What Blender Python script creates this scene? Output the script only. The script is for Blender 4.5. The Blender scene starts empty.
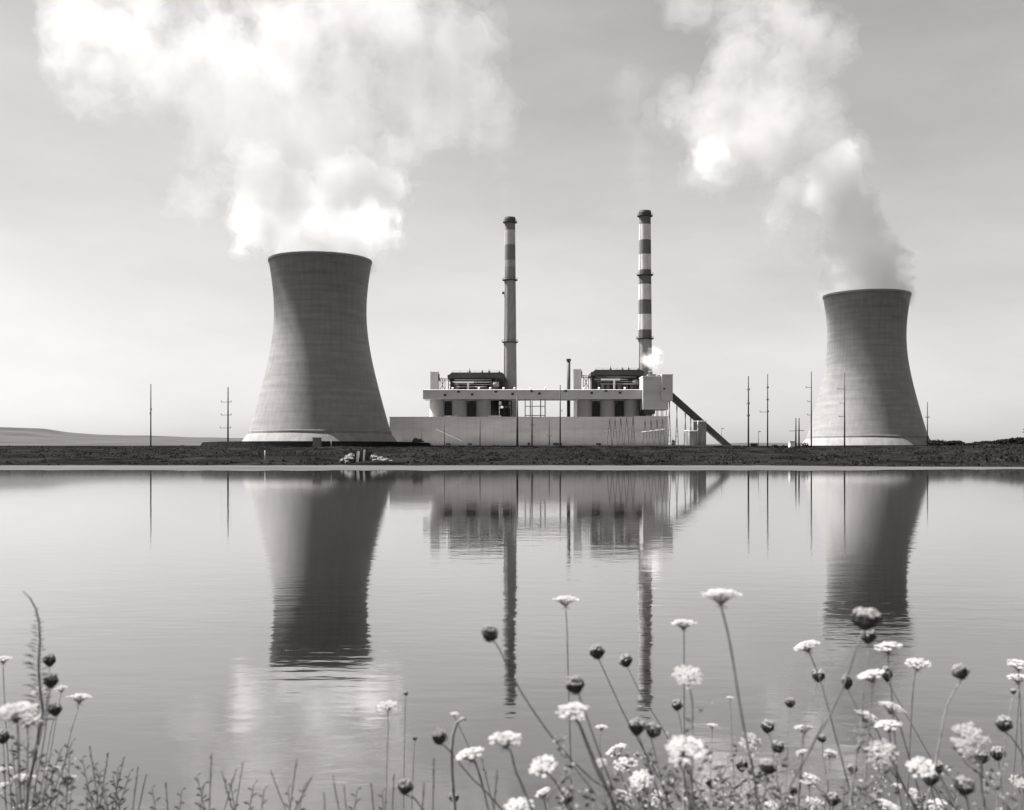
import bpy, math, random
import numpy as np

R = math.radians
random.seed(7)
rng = np.random.default_rng(11)
scene = bpy.context.scene
COL = scene.collection

# ------------------------------------------------------------------ camera numbers
F = 1098.0          # focal length in pixels at 1024 wide
HZ = 458.0          # pixel row of the horizon
H = 1.8             # camera height above the water


def P(px, py, d):
    """point at distance d whose picture position is (px, py)"""
    return ((px - 512.0) / F * d, d, H - (py - HZ) / F * d)


def X(px, d): return (px - 512.0) / F * d
def Z(py, d): return H - (py - HZ) / F * d
def S(d): return d / F


# ------------------------------------------------------------------ mesh helpers
class MB:
    def __init__(self):
        self.v, self.f, self.s = [], [], []

    def add(self, verts, faces, smooth=False):
        o = len(self.v)
        self.v.extend(verts)
        self.f.extend([tuple(i + o for i in fc) for fc in faces])
        self.s.extend([smooth] * len(faces))
        return self

    def box(self, x0, x1, y0, y1, z0, z1):
        v = [(x0, y0, z0), (x1, y0, z0), (x1, y1, z0), (x0, y1, z0),
             (x0, y0, z1), (x1, y0, z1), (x1, y1, z1), (x0, y1, z1)]
        return self.add(v, [(0, 3, 2, 1), (4, 5, 6, 7), (0, 1, 5, 4), (1, 2, 6, 5), (2, 3, 7, 6), (3, 0, 4, 7)])

    def revolve(self, prof, n=32, c=(0, 0, 0), smooth=True, cap0=True, cap1=True):
        """turned shape; the profile is split into separate strips at sharp corners so that they stay crisp"""
        runs, cur = [], [prof[0]]
        for i in range(1, len(prof)):
            cur.append(prof[i])
            if i < len(prof) - 1:
                a = math.atan2(prof[i][1] - prof[i - 1][1], prof[i][0] - prof[i - 1][0])
                b_ = math.atan2(prof[i + 1][1] - prof[i][1], prof[i + 1][0] - prof[i][0])
                dlt = abs((b_ - a + math.pi) % (2 * math.pi) - math.pi)
                if dlt > 0.5:
                    runs.append(cur); cur = [prof[i]]
        runs.append(cur)
        for run in runs:
            v, f = [], []
            for r, z in run:
                for k in range(n):
                    a = 2 * math.pi * k / n
                    v.append((c[0] + r * math.cos(a), c[1] + r * math.sin(a), c[2] + z))
            for i in range(len(run) - 1):
                for k in range(n):
                    f.append((i * n + k, i * n + (k + 1) % n, (i + 1) * n + (k + 1) % n, (i + 1) * n + k))
            self.add(v, f, smooth)
        for on, (r, z), rev in ((cap0, prof[0], True), (cap1, prof[-1], False)):
            if on:
                v = [(c[0] + r * math.cos(2 * math.pi * k / n), c[1] + r * math.sin(2 * math.pi * k / n), c[2] + z) for k in range(n)]
                self.add(v, [tuple(reversed(range(n))) if rev else tuple(range(n))])
        return self

    def tube(self, pts, r0, r1=None, n=6, smooth=True):
        r1 = r0 if r1 is None else r1
        pts = [np.array(p, float) for p in pts]
        m = len(pts)
        v, f = [], []
        for i, p in enumerate(pts):
            d = pts[min(i + 1, m - 1)] - pts[max(i - 1, 0)]
            d = d / (np.linalg.norm(d) + 1e-9)
            a = np.array((1.0, 0, 0)) if abs(d[0]) < 0.8 else np.array((0, 1.0, 0))
            u = np.cross(d, a); u /= np.linalg.norm(u)
            w = np.cross(d, u)
            r = r0 + (r1 - r0) * i / max(m - 1, 1)
            for k in range(n):
                t = 2 * math.pi * k / n
                q = p + u * (r * math.cos(t)) + w * (r * math.sin(t))
                v.append((float(q[0]), float(q[1]), float(q[2])))
        for i in range(m - 1):
            for k in range(n):
                f.append((i * n + k, i * n + (k + 1) % n, (i + 1) * n + (k + 1) % n, (i + 1) * n + k))
        f.append(tuple(reversed(range(n))))
        f.append(tuple((m - 1) * n + k for k in range(n)))
        return self.add(v, f, smooth)

    def bar(self, a, b, w):
        return self.tube([a, b], w * 0.7, n=4, smooth=False)

    def prism(self, poly_xz, y0, y1):
        """polygon in the XZ plane (counter-clockwise seen from -Y) given depth"""
        n = len(poly_xz)
        v = [(x, y0, z) for x, z in poly_xz] + [(x, y1, z) for x, z in poly_xz]
        f = [tuple(range(n)), tuple(reversed(range(n, 2 * n)))]
        for k in range(n):
            j = (k + 1) % n
            f.append((k, n + k, n + j, j))
        return self.add(v, f)

    def build(self, name, m, parent=None, smooth=None):
        me = bpy.data.meshes.new(name)
        v = self.v
        if parent is not None:
            ox, oy, oz = ORG.get(parent.name, (0, 0, 0))
            v = [(a - ox, b - oy, c - oz) for a, b, c in v]
        me.from_pydata(v, [], self.f)
        me.polygons.foreach_set('use_smooth', self.s if smooth is None else [smooth] * len(self.f))
        me.update()
        me.materials.append(m)
        o = bpy.data.objects.new(name, me)
        COL.objects.link(o)
        if parent is not None:
            o.parent = parent
            ORG[o.name] = ORG.get(parent.name, (0, 0, 0))
        return o


ORG = {}


def tag(o, label=None, cat=None, group=None, kind=None):
    if label: o['label'] = label
    if cat: o['category'] = cat
    if group: o['group'] = group
    if kind: o['kind'] = kind
    return o


def thing(name, label, cat, loc=(0, 0, 0), group=None, local=False):
    o = bpy.data.objects.new(name, None)
    o.empty_display_size = 0.1
    o.location = loc
    COL.objects.link(o)
    ORG[o.name] = (0, 0, 0) if local else tuple(loc)
    return tag(o, label, cat, group)


def copy_tree(o, parent=None):
    c = o.copy()
    COL.objects.link(c)
    if parent is not None:
        c.parent = parent
    for ch in list(o.children):
        copy_tree(ch, c)
    return c


# ------------------------------------------------------------------ materials (all near neutral: a black and white photograph)
def newmat(name):
    m = bpy.data.materials.new(name)
    m.use_nodes = True
    nt = m.node_tree
    nt.nodes.clear()
    return m, nt, nt.nodes.new('ShaderNodeOutputMaterial')


def link(nt, a, ao, b, bi):
    nt.links.new(a.outputs[ao], b.inputs[bi])


def grey(v): return (v * 1.012, v * .996, v * 0.985, 1)


def mat(name, v, var=0.18, scale=0.2, rough=0.85, stretch=(1, 1, 1), lo=None, detail=6.0, bump=0.0, bscale=None, spec=0.3):
    """grey surface with procedural wear: base value v, relative variation var, noise scale in 1/m"""
    m, nt, out = newmat(name)
    N = nt.nodes
    tc = N.new('ShaderNodeTexCoord')
    mp = N.new('ShaderNodeMapping'); mp.inputs['Scale'].default_value = stretch
    no = N.new('ShaderNodeTexNoise'); no.inputs['Scale'].default_value = scale; no.inputs['Detail'].default_value = detail
    no.inputs['Roughness'].default_value = 0.62
    ra = N.new('ShaderNodeValToRGB')
    ra.color_ramp.elements[0].position = 0.3; ra.color_ramp.elements[0].color = grey(v * (1 - var))
    ra.color_ramp.elements[1].position = 0.7; ra.color_ramp.elements[1].color = grey(v * (1 + var))
    bs = N.new('ShaderNodeBsdfPrincipled')
    bs.inputs['Roughness'].default_value = rough
    bs.inputs['Specular IOR Level'].default_value = spec
    link(nt, tc, 'Object', mp, 'Vector'); link(nt, mp, 'Vector', no, 'Vector')
    link(nt, no, 'Fac', ra, 'Fac'); link(nt, ra, 'Color', bs, 'Base Color')
    if bump:
        n2 = N.new('ShaderNodeTexNoise'); n2.inputs['Scale'].default_value = bscale or scale * 4; n2.inputs['Detail'].default_value = 5
        bu = N.new('ShaderNodeBump'); bu.inputs['Strength'].default_value = bump; bu.inputs['Distance'].default_value = 0.5
        link(nt, mp, 'Vector', n2, 'Vector'); link(nt, n2, 'Fac', bu, 'Height'); link(nt, bu, 'Normal', bs, 'Normal')
    link(nt, bs, 'BSDF', out, 'Surface')
    return m


def mat_tower():
    """weathered concrete with cast lift rings, streaks and a dirtier collar"""
    m, nt, out = newmat('tower_concrete')
    N = nt.nodes
    tc = N.new('ShaderNodeTexCoord')
    sx = N.new('ShaderNodeSeparateXYZ'); link(nt, tc, 'Object', sx, 'Vector')
    # lift rings
    rings = N.new('ShaderNodeTexNoise'); rings.noise_dimensions = '1D'; rings.inputs['Scale'].default_value = 0.42; rings.inputs['Detail'].default_value = 3
    link(nt, sx, 'Z', rings, 'W')
    # patchy horizontal wear
    mp = N.new('ShaderNodeMapping'); mp.inputs['Scale'].default_value = (0.05, 0.05, 0.35)
    link(nt, tc, 'Object', mp, 'Vector')
    pat = N.new('ShaderNodeTexNoise'); pat.inputs['Scale'].default_value = 1.0; pat.inputs['Detail'].default_value = 7
    link(nt, mp, 'Vector', pat, 'Vector')
    # vertical streaks
    mp2 = N.new('ShaderNodeMapping'); mp2.inputs['Scale'].default_value = (0.5, 0.5, 0.03)
    link(nt, tc, 'Object', mp2, 'Vector')
    stv = N.new('ShaderNodeTexNoise'); stv.inputs['Scale'].default_value = 1.0; stv.inputs['Detail'].default_value = 6
    link(nt, mp2, 'Vector', stv, 'Vector')

    def mth(op, a, b, clamp=False):
        x = N.new('ShaderNodeMath'); x.operation = op; x.use_clamp = clamp
        for i, s in enumerate((a, b)):
            if isinstance(s, (int, float)): x.inputs[i].default_value = s
            else: nt.links.new(s, x.inputs[i])
        return x.outputs[0]
    a = mth('MULTIPLY', mth('SUBTRACT', rings.outputs['Fac'], 0.5), 0.045)
    b = mth('MULTIPLY', mth('SUBTRACT', pat.outputs['Fac'], 0.5), 0.14)
    c = mth('MULTIPLY', mth('SUBTRACT', stv.outputs['Fac'], 0.5), 0.10)
    # dark collar: the top third of the shell is stained by the steam (object z from 0 to 120)
    mr = N.new('ShaderNodeMapRange'); mr.inputs['From Min'].default_value = 60; mr.inputs['From Max'].default_value = 118
    mr.inputs['To Min'].default_value = 0.0; mr.inputs['To Max'].default_value = -0.05
    nt.links.new(sx.outputs['Z'], mr.inputs['Value'])
    v = mth('ADD', mth('ADD', mth('ADD', a, b), mth('ADD', c, mr.outputs[0])), 0.2, True)
    cc = N.new('ShaderNodeCombineColor')
    for k in range(3):
        nt.links.new(mth('MULTIPLY', v, (1.012, 1.0, 0.985)[k]), cc.inputs[k])
    bs = N.new('ShaderNodeBsdfPrincipled'); bs.inputs['Roughness'].default_value = 0.62; bs.inputs['Specular IOR Level'].default_value = 0.5
    link(nt, cc, 'Color', bs, 'Base Color')
    bu = N.new('ShaderNodeBump'); bu.inputs['Strength'].default_value = 0.06; bu.inputs['Distance'].default_value = 0.4
    nt.links.new(rings.outputs['Fac'], bu.inputs['Height']); link(nt, bu, 'Normal', bs, 'Normal')
    link(nt, bs, 'BSDF', out, 'Surface')
    return m


def mat_bands(name, spans, base):
    """painted chimney: spans = [(z0, z1, value)] above the base, in metres"""
    m, nt, out = newmat(name)
    N = nt.nodes
    tc = N.new('ShaderNodeTexCoord'); sx = N.new('ShaderNodeSeparateXYZ'); link(nt, tc, 'Object', sx, 'Vector')
    top = 180.0
    dv = N.new('ShaderNodeMath'); dv.operation = 'DIVIDE'; dv.inputs[1].default_value = top; link(nt, sx, 'Z', dv, 0)
    ra = N.new('ShaderNodeValToRGB'); ra.color_ramp.interpolation = 'CONSTANT'
    el = ra.color_ramp.elements
    el[0].position = 0; el[0].color = grey(base)
    el.remove(el[1])
    for z0, z1, v in spans:
        e = el.new(z0 / top); e.color = grey(v)
    link(nt, dv, 0, ra, 'Fac')
    no = N.new('ShaderNodeTexNoise'); no.inputs['Scale'].default_value = 1; no.inputs['Detail'].default_value = 6
    mp = N.new('ShaderNodeMapping'); mp.inputs['Scale'].default_value = (0.5, 0.5, 0.12); link(nt, tc, 'Object', mp, 'Vector'); link(nt, mp, 'Vector', no, 'Vector')
    mr = N.new('ShaderNodeMapRange'); mr.inputs['From Min'].default_value = 0.3; mr.inputs['From Max'].default_value = 0.7
    mr.inputs['To Min'].default_value = 0.82; mr.inputs['To Max'].default_value = 1.12; link(nt, no, 'Fac', mr, 'Value')
    mx = N.new('ShaderNodeMix'); mx.data_type = 'RGBA'; mx.blend_type = 'MULTIPLY'; mx.inputs[0].default_value = 1
    nt.links.new(ra.outputs['Color'], mx.inputs[6]); nt.links.new(mr.outputs[0], mx.inputs[7])
    bs = N.new('ShaderNodeBsdfPrincipled'); bs.inputs['Roughness'].default_value = 0.8; bs.inputs['Specular IOR Level'].default_value = 0.2
    nt.links.new(mx.outputs[2], bs.inputs['Base Color'])
    link(nt, bs, 'BSDF', out, 'Surface')
    return m


def mat_petal():
    m, nt, out = newmat('white_petal')
    N = nt.nodes
    tc = N.new('ShaderNodeTexCoord')
    no = N.new('ShaderNodeTexNoise'); no.inputs['Scale'].default_value = 120
    ra = N.new('ShaderNodeValToRGB'); ra.color_ramp.elements[0].color = grey(0.5); ra.color_ramp.elements[1].color = grey(0.7)
    ra.color_ramp.elements[0].position = .35; ra.color_ramp.elements[1].position = .6
    link(nt, tc, 'Object', no, 'Vector'); link(nt, no, 'Fac', ra, 'Fac')
    d = N.new('ShaderNodeBsdfDiffuse'); t = N.new('ShaderNodeBsdfTranslucent'); mx = N.new('ShaderNodeMixShader'); mx.inputs[0].default_value = 0.35
    link(nt, ra, 'Color', d, 'Color'); link(nt, ra, 'Color', t, 'Color')
    link(nt, d, 0, mx, 1); link(nt, t, 0, mx, 2); link(nt, mx, 0, out, 'Surface')
    return m


def mat_leaf(name, v, tr=0.3, scale=40):
    m, nt, out = newmat(name)
    N = nt.nodes
    tc = N.new('ShaderNodeTexCoord')
    no = N.new('ShaderNodeTexNoise'); no.inputs['Scale'].default_value = scale
    ra = N.new('ShaderNodeValToRGB'); ra.color_ramp.elements[0].color = grey(v * .6); ra.color_ramp.elements[1].color = grey(v * 1.4)
    ra.color_ramp.elements[0].position = .3; ra.color_ramp.elements[1].position = .7
    link(nt, tc, 'Object', no, 'Vector'); link(nt, no, 'Fac', ra, 'Fac')
    d = N.new('ShaderNodeBsdfDiffuse'); t = N.new('ShaderNodeBsdfTranslucent'); mx = N.new('ShaderNodeMixShader'); mx.inputs[0].default_value = tr
    link(nt, ra, 'Color', d, 'Color'); link(nt, ra, 'Color', t, 'Color')
    link(nt, d, 0, mx, 1); link(nt, t, 0, mx, 2); link(nt, mx, 0, out, 'Surface')
    return m


def mat_water():
    m, nt, out = newmat('lake_water')
    N = nt.nodes
    tc = N.new('ShaderNodeTexCoord')

    def noise(sc, stretch, detail, rot=0.0):
        mp = N.new('ShaderNodeMapping'); mp.inputs['Scale'].default_value = stretch; mp.inputs['Rotation'].default_value = (0, 0, rot)
        no = N.new('ShaderNodeTexNoise'); no.inputs['Scale'].default_value = sc; no.inputs['Detail'].default_value = detail
        link(nt, tc, 'Object', mp, 'Vector'); link(nt, mp, 'Vector', no, 'Vector')
        return no
    n1 = noise(5.2, (0.5, 1.0, 1), 2.0, R(6))
    n2 = noise(1.3, (0.5, 1.0, 1), 2.0, R(-5))
    # patches of breeze: where the ripples are stronger
    br = noise(0.12, (0.35, 1.0, 1), 2.0)
    mr = N.new('ShaderNodeMapRange'); mr.inputs['From Min'].default_value = 0.38; mr.inputs['From Max'].default_value = 0.66
    mr.inputs['To Min'].default_value = 0.35; mr.inputs['To Max'].default_value = 1.3; link(nt, br, 'Fac', mr, 'Value')
    ad = N.new('ShaderNodeMath'); ad.operation = 'MULTIPLY'; nt.links.new(n1.outputs['Fac'], ad.inputs[0])
    # the water lies calmer under the far shore
    sx = N.new('ShaderNodeSeparateXYZ'); link(nt, tc, 'Object', sx, 'Vector')
    far = N.new('ShaderNodeMapRange'); far.inputs['From Min'].default_value = 14; far.inputs['From Max'].default_value = 70; far.inputs['To Min'].default_value = 1; far.inputs['To Max'].default_value = .12
    link(nt, sx, 'Y', far, 'Value')
    mu = N.new('ShaderNodeMath'); mu.operation = 'MULTIPLY'; nt.links.new(mr.outputs[0], mu.inputs[0]); nt.links.new(far.outputs[0], mu.inputs[1])
    nt.links.new(mu.outputs[0], ad.inputs[1])
    ad2 = N.new('ShaderNodeMath'); ad2.operation = 'MULTIPLY'; nt.links.new(n2.outputs['Fac'], ad2.inputs[0]); nt.links.new(far.outputs[0], ad2.inputs[1])
    b1 = N.new('ShaderNodeBump'); b1.inputs['Strength'].default_value = 1; b1.inputs['Distance'].default_value = WAVE1
    link(nt, ad, 0, b1, 'Height')
    b2 = N.new('ShaderNodeBump'); b2.inputs['Strength'].default_value = 1; b2.inputs['Distance'].default_value = WAVE2
    link(nt, ad2, 0, b2, 'Height'); link(nt, b1, 'Normal', b2, 'Normal')
    bs = N.new('ShaderNodeBsdfPrincipled')
    bs.inputs['Base Color'].default_value = grey(WATER_BASE)
    bs.inputs['Roughness'].default_value = 0.042
    bs.inputs['Metallic'].default_value = 1.0
    link(nt, b2, 'Normal', bs, 'Normal')
    link(nt, bs, 'BSDF', out, 'Surface')
    return m


WAVE1, WAVE2, WATER_BASE = 0.0024, 0.0040, 0.35

M = dict(
    tower=mat_tower(),
    tower_rim=mat('rim_concrete', 0.22, 0.12, 0.3),
    skirt=mat('skirt_concrete', 0.21, 0.2, 0.25, stretch=(1, 1, .3)),
    dike=mat('dike_earth', 0.014, 0.4, 0.25 , spec=0),
    hall=mat('hall_cladding', 0.37, 0.2, 0.06, stretch=(0.5, 1, 2.2)),
    hallroof=mat('hall_roof', 0.34, 0.1, 0.1),
    gallery=mat('gallery_cladding', 0.37, 0.1, 0.12),
    silo=mat('silo_concrete', 0.46, 0.09, 0.3, stretch=(1, 1, .25)),
    steel=mat('dark_steel', 0.055, 0.3, 0.4, rough=0.6),
    steel_mid=mat('grey_steel', 0.16, 0.2, 0.4, rough=0.6),
    pipe=mat('lagged_pipe', 0.28, 0.2, 0.5, rough=.6),
    pale=mat('pale_paint', 0.75, 0.06, 0.4),
    window=mat('dark_window', 0.02, 0.2, 1.0, rough=0.3),
    wood=mat('pole_wood', 0.07, 0.25, 2.0, stretch=(1, 1, .2)),
    bank=mat('bank_turf', 0.0125, 0.85, 0.05, stretch=(1, .55, 1), spec=0, detail=9, bump=0.8, bscale=0.5),
    ground=mat('plain_ground', 0.03, 0.35, 0.01, detail=9 , spec=0),
    hills=mat('hill_fields', 0.07, 0.3, 0.004, stretch=(1, 2.5, 1), spec=0, detail=8),
    ruffled_glare=mat('ruffled_water_band', 0.085, 0.3, 0.06, stretch=(.3, 1, 1) , spec=0),  # pale tone stands in for sky glare on wind-ruffled water
    soil=mat('bank_soil', 0.06, 0.4, 3.0, bump=.6, bscale=12),
    rock=mat('pale_rock', 0.14, 0.2, 0.8),
    trunk=mat('bark', 0.05, 0.3, 4),
    crown=mat_leaf('tree_leaves', 0.03, .25, 0.25),
    scrub=mat_leaf('scrub_leaves', 0.036, .4, 0.05),
    petal=mat_petal(),
    stem=mat_leaf('flower_stem_green', 0.17, 0.1, 60),
    stem_pale=mat_leaf('dry_stem', 0.28, 0.1, 60),
    cup=mat_leaf('seed_cup_green', 0.075, 0.1, 120),
    bud=mat_leaf('faded_buds', 0.4, 0.25, 150),
    fleck=mat_leaf('pale_flecks', 0.4, 0.25, 150),
    weed=mat_leaf('weed_green', 0.085, 0.3, 30),
    car=mat('car_paint', 0.05, 0.1, 1, rough=.35, spec=.5),
    tyre=mat('tyre_rubber', 0.02, 0.1, 4),
    water=mat_water(),
)

# ------------------------------------------------------------------ setting: water, pale water band, ground, hills
wb = MB(); wb.add([(-900, -60, 0), (900, -60, 0), (900, 290, 0), (-900, 290, 0)], [(0, 1, 2, 3)])
tag(wb.build('lake_water', M['water']), kind='structure')


def fbm1(x, seed, octs=5):
    r = np.random.default_rng(seed); s = 0
    for o in range(octs):
        k = 2 ** o
        s = s + np.sin(x * k * r.uniform(.8, 1.2) + r.uniform(0, 6)) / k
    return s


def vnoise2(x, y, seed, octs=4):
    """smooth value noise for the terrain"""
    out = np.zeros_like(x); amp = 1.0
    r = np.random.default_rng(seed)
    for o in range(octs):
        n = 128
        g = r.uniform(-1, 1, (n, n))
        xi = np.floor(x).astype(int); yi = np.floor(y).astype(int)
        fx = x - xi; fy = y - yi
        fx = fx * fx * (3 - 2 * fx); fy = fy * fy * (3 - 2 * fy)
        a = g[xi % n, yi % n]; b = g[(xi + 1) % n, yi % n]; c = g[xi % n, (yi + 1) % n]; d = g[(xi + 1) % n, (yi + 1) % n]
        out += amp * ((a * (1 - fx) + b * fx) * (1 - fy) + (c * (1 - fx) + d * fx) * fy)
        x = x * 2.03; y = y * 2.03; amp *= 0.5
    return out


COLS = np.arange(-420, 1460, 4.0)
YS = np.interp(COLS, [-420, 0, 500, 760, 900, 1024, 1460], [262, 253, 247, 243, 215, 197, 190]) + fbm1(COLS / 40, 13) * 3 + fbm1(COLS / 9, 15) * 2.5     # where the bank rises behind the pale water band
YF = np.interp(COLS, [-420, 0, 300, 600, 850, 1024, 1460], [160, 161, 160, 160, 163, 174, 174]) + fbm1(COLS / 70, 3) * 4 + fbm1(COLS / 11, 5) * 2
ROWS = np.concatenate([np.linspace(0, 1, 46)])


def bank_z(px, t, y):
    top = np.interp(px, [-420, 0, 170, 300, 430, 560, 720, 830, 960, 1024, 1460], [447, 447, 447, 446.5, 446.5, 447, 447, 448, 446, 443, 441])
    ztop = H + (HZ - top) / F * 640
    return ztop * (t ** 0.92)


gx, gt = np.meshgrid(COLS, ROWS)
gy = YS[None, :] + (640 - YS[None, :]) * gt
gX = (gx - 512) / F * gy
gz = bank_z(gx, gt, gy) + vnoise2(gX / 14 + 300, gy / 30 + 300, 5) * 0.55 * np.minimum(1, gt * 14) * np.minimum(1, (1 - gt) * 8 + .5) + 0.02


def grid_faces(nr, nc):
    f = []
    for i in range(nr - 1):
        for k in range(nc - 1):
            f.append((i * nc + k, i * nc + k + 1, (i + 1) * nc + k + 1, (i + 1) * nc + k))
    return f


b = MB()
# the bank runs on into the plateau that carries the plant
extra = [(700, 9.7), (780, 9.9), (1200, 9.9), (3200, 9.0), (9000, 9.0)]
vx = [(float(a), float(bb), float(c)) for a, bb, c in zip(gX.ravel(), gy.ravel(), gz.ravel())]
for d, z in extra:
    for px in COLS:
        vx.append(((px - 512) / F * d, d, z))
b.add(vx, grid_faces(len(ROWS) + len(extra), len(COLS)), True)
tag(b.build('far_bank_ground', M['bank']), kind='structure')

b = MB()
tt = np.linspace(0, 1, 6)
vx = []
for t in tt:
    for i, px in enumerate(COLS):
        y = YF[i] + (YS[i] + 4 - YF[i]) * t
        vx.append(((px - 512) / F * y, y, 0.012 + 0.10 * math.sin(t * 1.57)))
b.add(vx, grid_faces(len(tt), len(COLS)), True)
tag(b.build('ruffled_water_band', M['ruffled_glare']), kind='structure')  # flat sheet for the ruffled water, its bright reflection put into the colour


def ridge(name, d0, d1, d2, prof, m, seed):
    pxs = np.arange(-700, 1750, 6.0)
    ys = np.interp(pxs, [p[0] for p in prof], [p[1] for p in prof]) + fbm1(pxs / 22, seed, 6) * 0.25
    b = MB(); vx = []
    fr = [(d0, 0.0), (d0 + (d1 - d0) * .35, .3), (d0 + (d1 - d0) * .7, .72), (d1, 1.0), (d1 + (d2 - d1) * .5, .7), (d2, 0.0)]
    for d, s in fr:
        for k, px in enumerate(pxs):
            zt = Z(ys[k], d1)
            vx.append(((px - 512) / F * d1 * (0.5 + 0.5 * d / d1), d, 8.0 + (zt - 8.0) * s))
    b.add(vx, grid_faces(len(fr), len(pxs)), True)
    return tag(b.build(name, m), kind='structure')


ridge('far_hills', 2500, 3600, 5200, [(-700, 421), (-60, 425), (0, 427), (45, 429), (70, 432.2), (100, 434.5), (150, 436), (220, 437.5), (300, 440), (420, 443), (600, 445), (700, 444.3), (760, 442.6), (810, 442.8), (900, 445), (1750, 443)], M['hills'], 4)
ridge('near_hills', 1300, 1900, 2400, [(-700, 431), (0, 435), (40, 437.4), (90, 439.5), (130, 438.3), (175, 437.2), (230, 439.5), (320, 443), (420, 446), (1750, 447)], mat('hill_pasture', 0.075, 0.25, 0.006, stretch=(1, 3, 1), spec=0), 9)

# near bank under the flowers
b = MB(); vx = []
yy = [-8, -2, 0, 1, 2, 2.6, 3.1, 3.5, 3.9, 4.3, 4.7, 5.2, 6.0]
zz = [1.0, .7, .6, .56, .54, .54, .53, .5, .34, .12, -.1, -.35, -.6]
xs = np.arange(-14, 14.01, 0.25)
NZ = rng.normal(0, .012, (len(yy), len(xs)))
for i, (y, z) in enumerate(zip(yy, zz)):
    for k, x in enumerate(xs):
        vx.append((float(x), y, z + float(NZ[i, k])))
b.add(vx, grid_faces(len(yy), len(xs)), True)
tag(b.build('near_bank_ground', M['soil']), kind='structure')


def near_z(y): return float(np.interp(y, yy, zz))


# ------------------------------------------------------------------ cooling towers
D1, D2 = 690.0, 836.0
K1 = S(D1)
BASE = 10.0
half = [(251.3, 51.2), (253.5, 50.6), (262, 49.2), (275, 47.6), (290, 46.5), (304, 46.0), (318, 46.0), (332, 46.8), (345, 48.5), (359, 51.2), (375, 55.0), (390, 58.6), (402, 61.4), (415, 65.0), (426, 68.2), (433, 70.4)]
prof = [(hw * K1, (HZ - y) * K1 + H - BASE) for y, hw in half][::-1]
prof = [(r, z - 6.2 * (z / 122.0) ** 3) for r, z in prof]      # the front of the rim stands nearer than the middle


def smooth_prof(p, n):
    z = np.array([q[1] for q in p]); r = np.array([q[0] for q in p])
    zi = np.linspace(z[0], z[-1], n)
    c = np.polyfit(z, r, 5)
    return [(float(np.polyval(c, a)), float(a)) for a in zi]


prof = smooth_prof(prof, 60)


def make_tower():
    t = thing('cooling_tower', 'x', 'cooling tower', (0, 0, 0), 'cooling towers', local=True)
    b = MB()
    rt, zt = prof[-1]
    inner = [(r - 0.9, z) for r, z in reversed(prof)]
    b.revolve(prof + [(rt - .9, zt)] + inner[1:] + [prof[0]], 128, cap0=False, cap1=False)
    b.build('shell', M['tower'], t)
    b = MB()
    b.revolve([(rt + .02, zt - 1.3), (rt + .22, zt - 1.2), (rt + .22, zt + .25), (rt - 1.2, zt + .25), (rt - 1.2, zt - .6)], 128, cap0=False, cap1=False, smooth=False)
    b.build('rim', M['tower_rim'], t)
    r0, z0 = prof[0]
    b = MB()
    b.revolve([(r0 - .2, z0 + .9), (r0 + .3, z0 + .7), (r0 + .4, z0 - .6), (r0 + .3, z0 - .7)], 128, cap0=False, cap1=False, smooth=False)
    b.build('lintel_ring', M['skirt'], t)
    b = MB()
    b.revolve([(r0 + .35, z0 - .72), (r0 + 2.4, z0 - 3.2), (r0 + 5.2, 0.0)], 128, cap0=False, cap1=False)
    b.build('base_skirt', M['skirt'], t)
    return t


tw = make_tower()
tw.location = (X(320.5, D1), D1, BASE)
tw['label'] = 'larger cooling tower left of the plant, with a sunlit wedge at its left foot'
tw2 = copy_tree(tw)
tw2.location = (X(866.5, D2), D2, BASE)
tw2['label'] = 'more distant cooling tower, right of the plant and the tall poles'


def ring_dike(cx, cy, r, z0, z1, w, label, m):
    b = MB()
    b.revolve([(r + 2.5, z0), (r, z1), (r - w, z1), (r - w - 3, z0)], 96, c=(cx, cy, 0), cap0=False, cap1=False, smooth=False)
    return tag(b.build('basin_dike', m), label, 'dike', 'low dikes round the cooling towers')


ring_dike(X(318, D1), D1, 70, 7.2, 11.35, 5, 'low dark dike ringing the foot of the larger cooling tower', M['dike'])
ring_dike(X(880, D2), D2, 60, 6.8, 10.9, 5, 'low dark dike ringing the foot of the farther cooling tower', M['dike'])

# small things at the dike of the larger tower
d = 612
b = MB(); b.box(X(312.6, d), X(320.2, d), d, d + 4, 7.4, Z(438, d)); b.box(X(312.2, d), X(320.6, d), d - .3, d + 4.3, Z(438, d), Z(437.5, d))
tag(b.build('valve_house', M['steel_mid']), 'small grey valve house at the front of the dark dike', 'valve house')
t = thing('excavator', 'dark digger with raised mast parked on the dike end beside the hall', 'digger', P(417, 442, 640))
d = 640
b = MB(); b.box(X(412, d), X(423.5, d), d, d + 3, Z(442, d), Z(440.6, d)); b.build('track_base', M['tyre'], t)
b = MB(); b.box(X(413, d), X(421.5, d), d + .2, d + 2.8, Z(440.6, d), Z(438.8, d)); b.box(X(414, d), X(417, d), d + .4, d + 2.6, Z(438.8, d), Z(437.8, d)); b.build('cab', M['steel'], t)
b = MB(); b.bar((X(421.5, d), d + 1, Z(440.5, d)), (X(421.8, d), d + 1, Z(433.5, d)), .18); b.build('mast', M['steel'], t)

# ------------------------------------------------------------------ chimneys
DC = 800.0
KC = S(DC)


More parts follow.
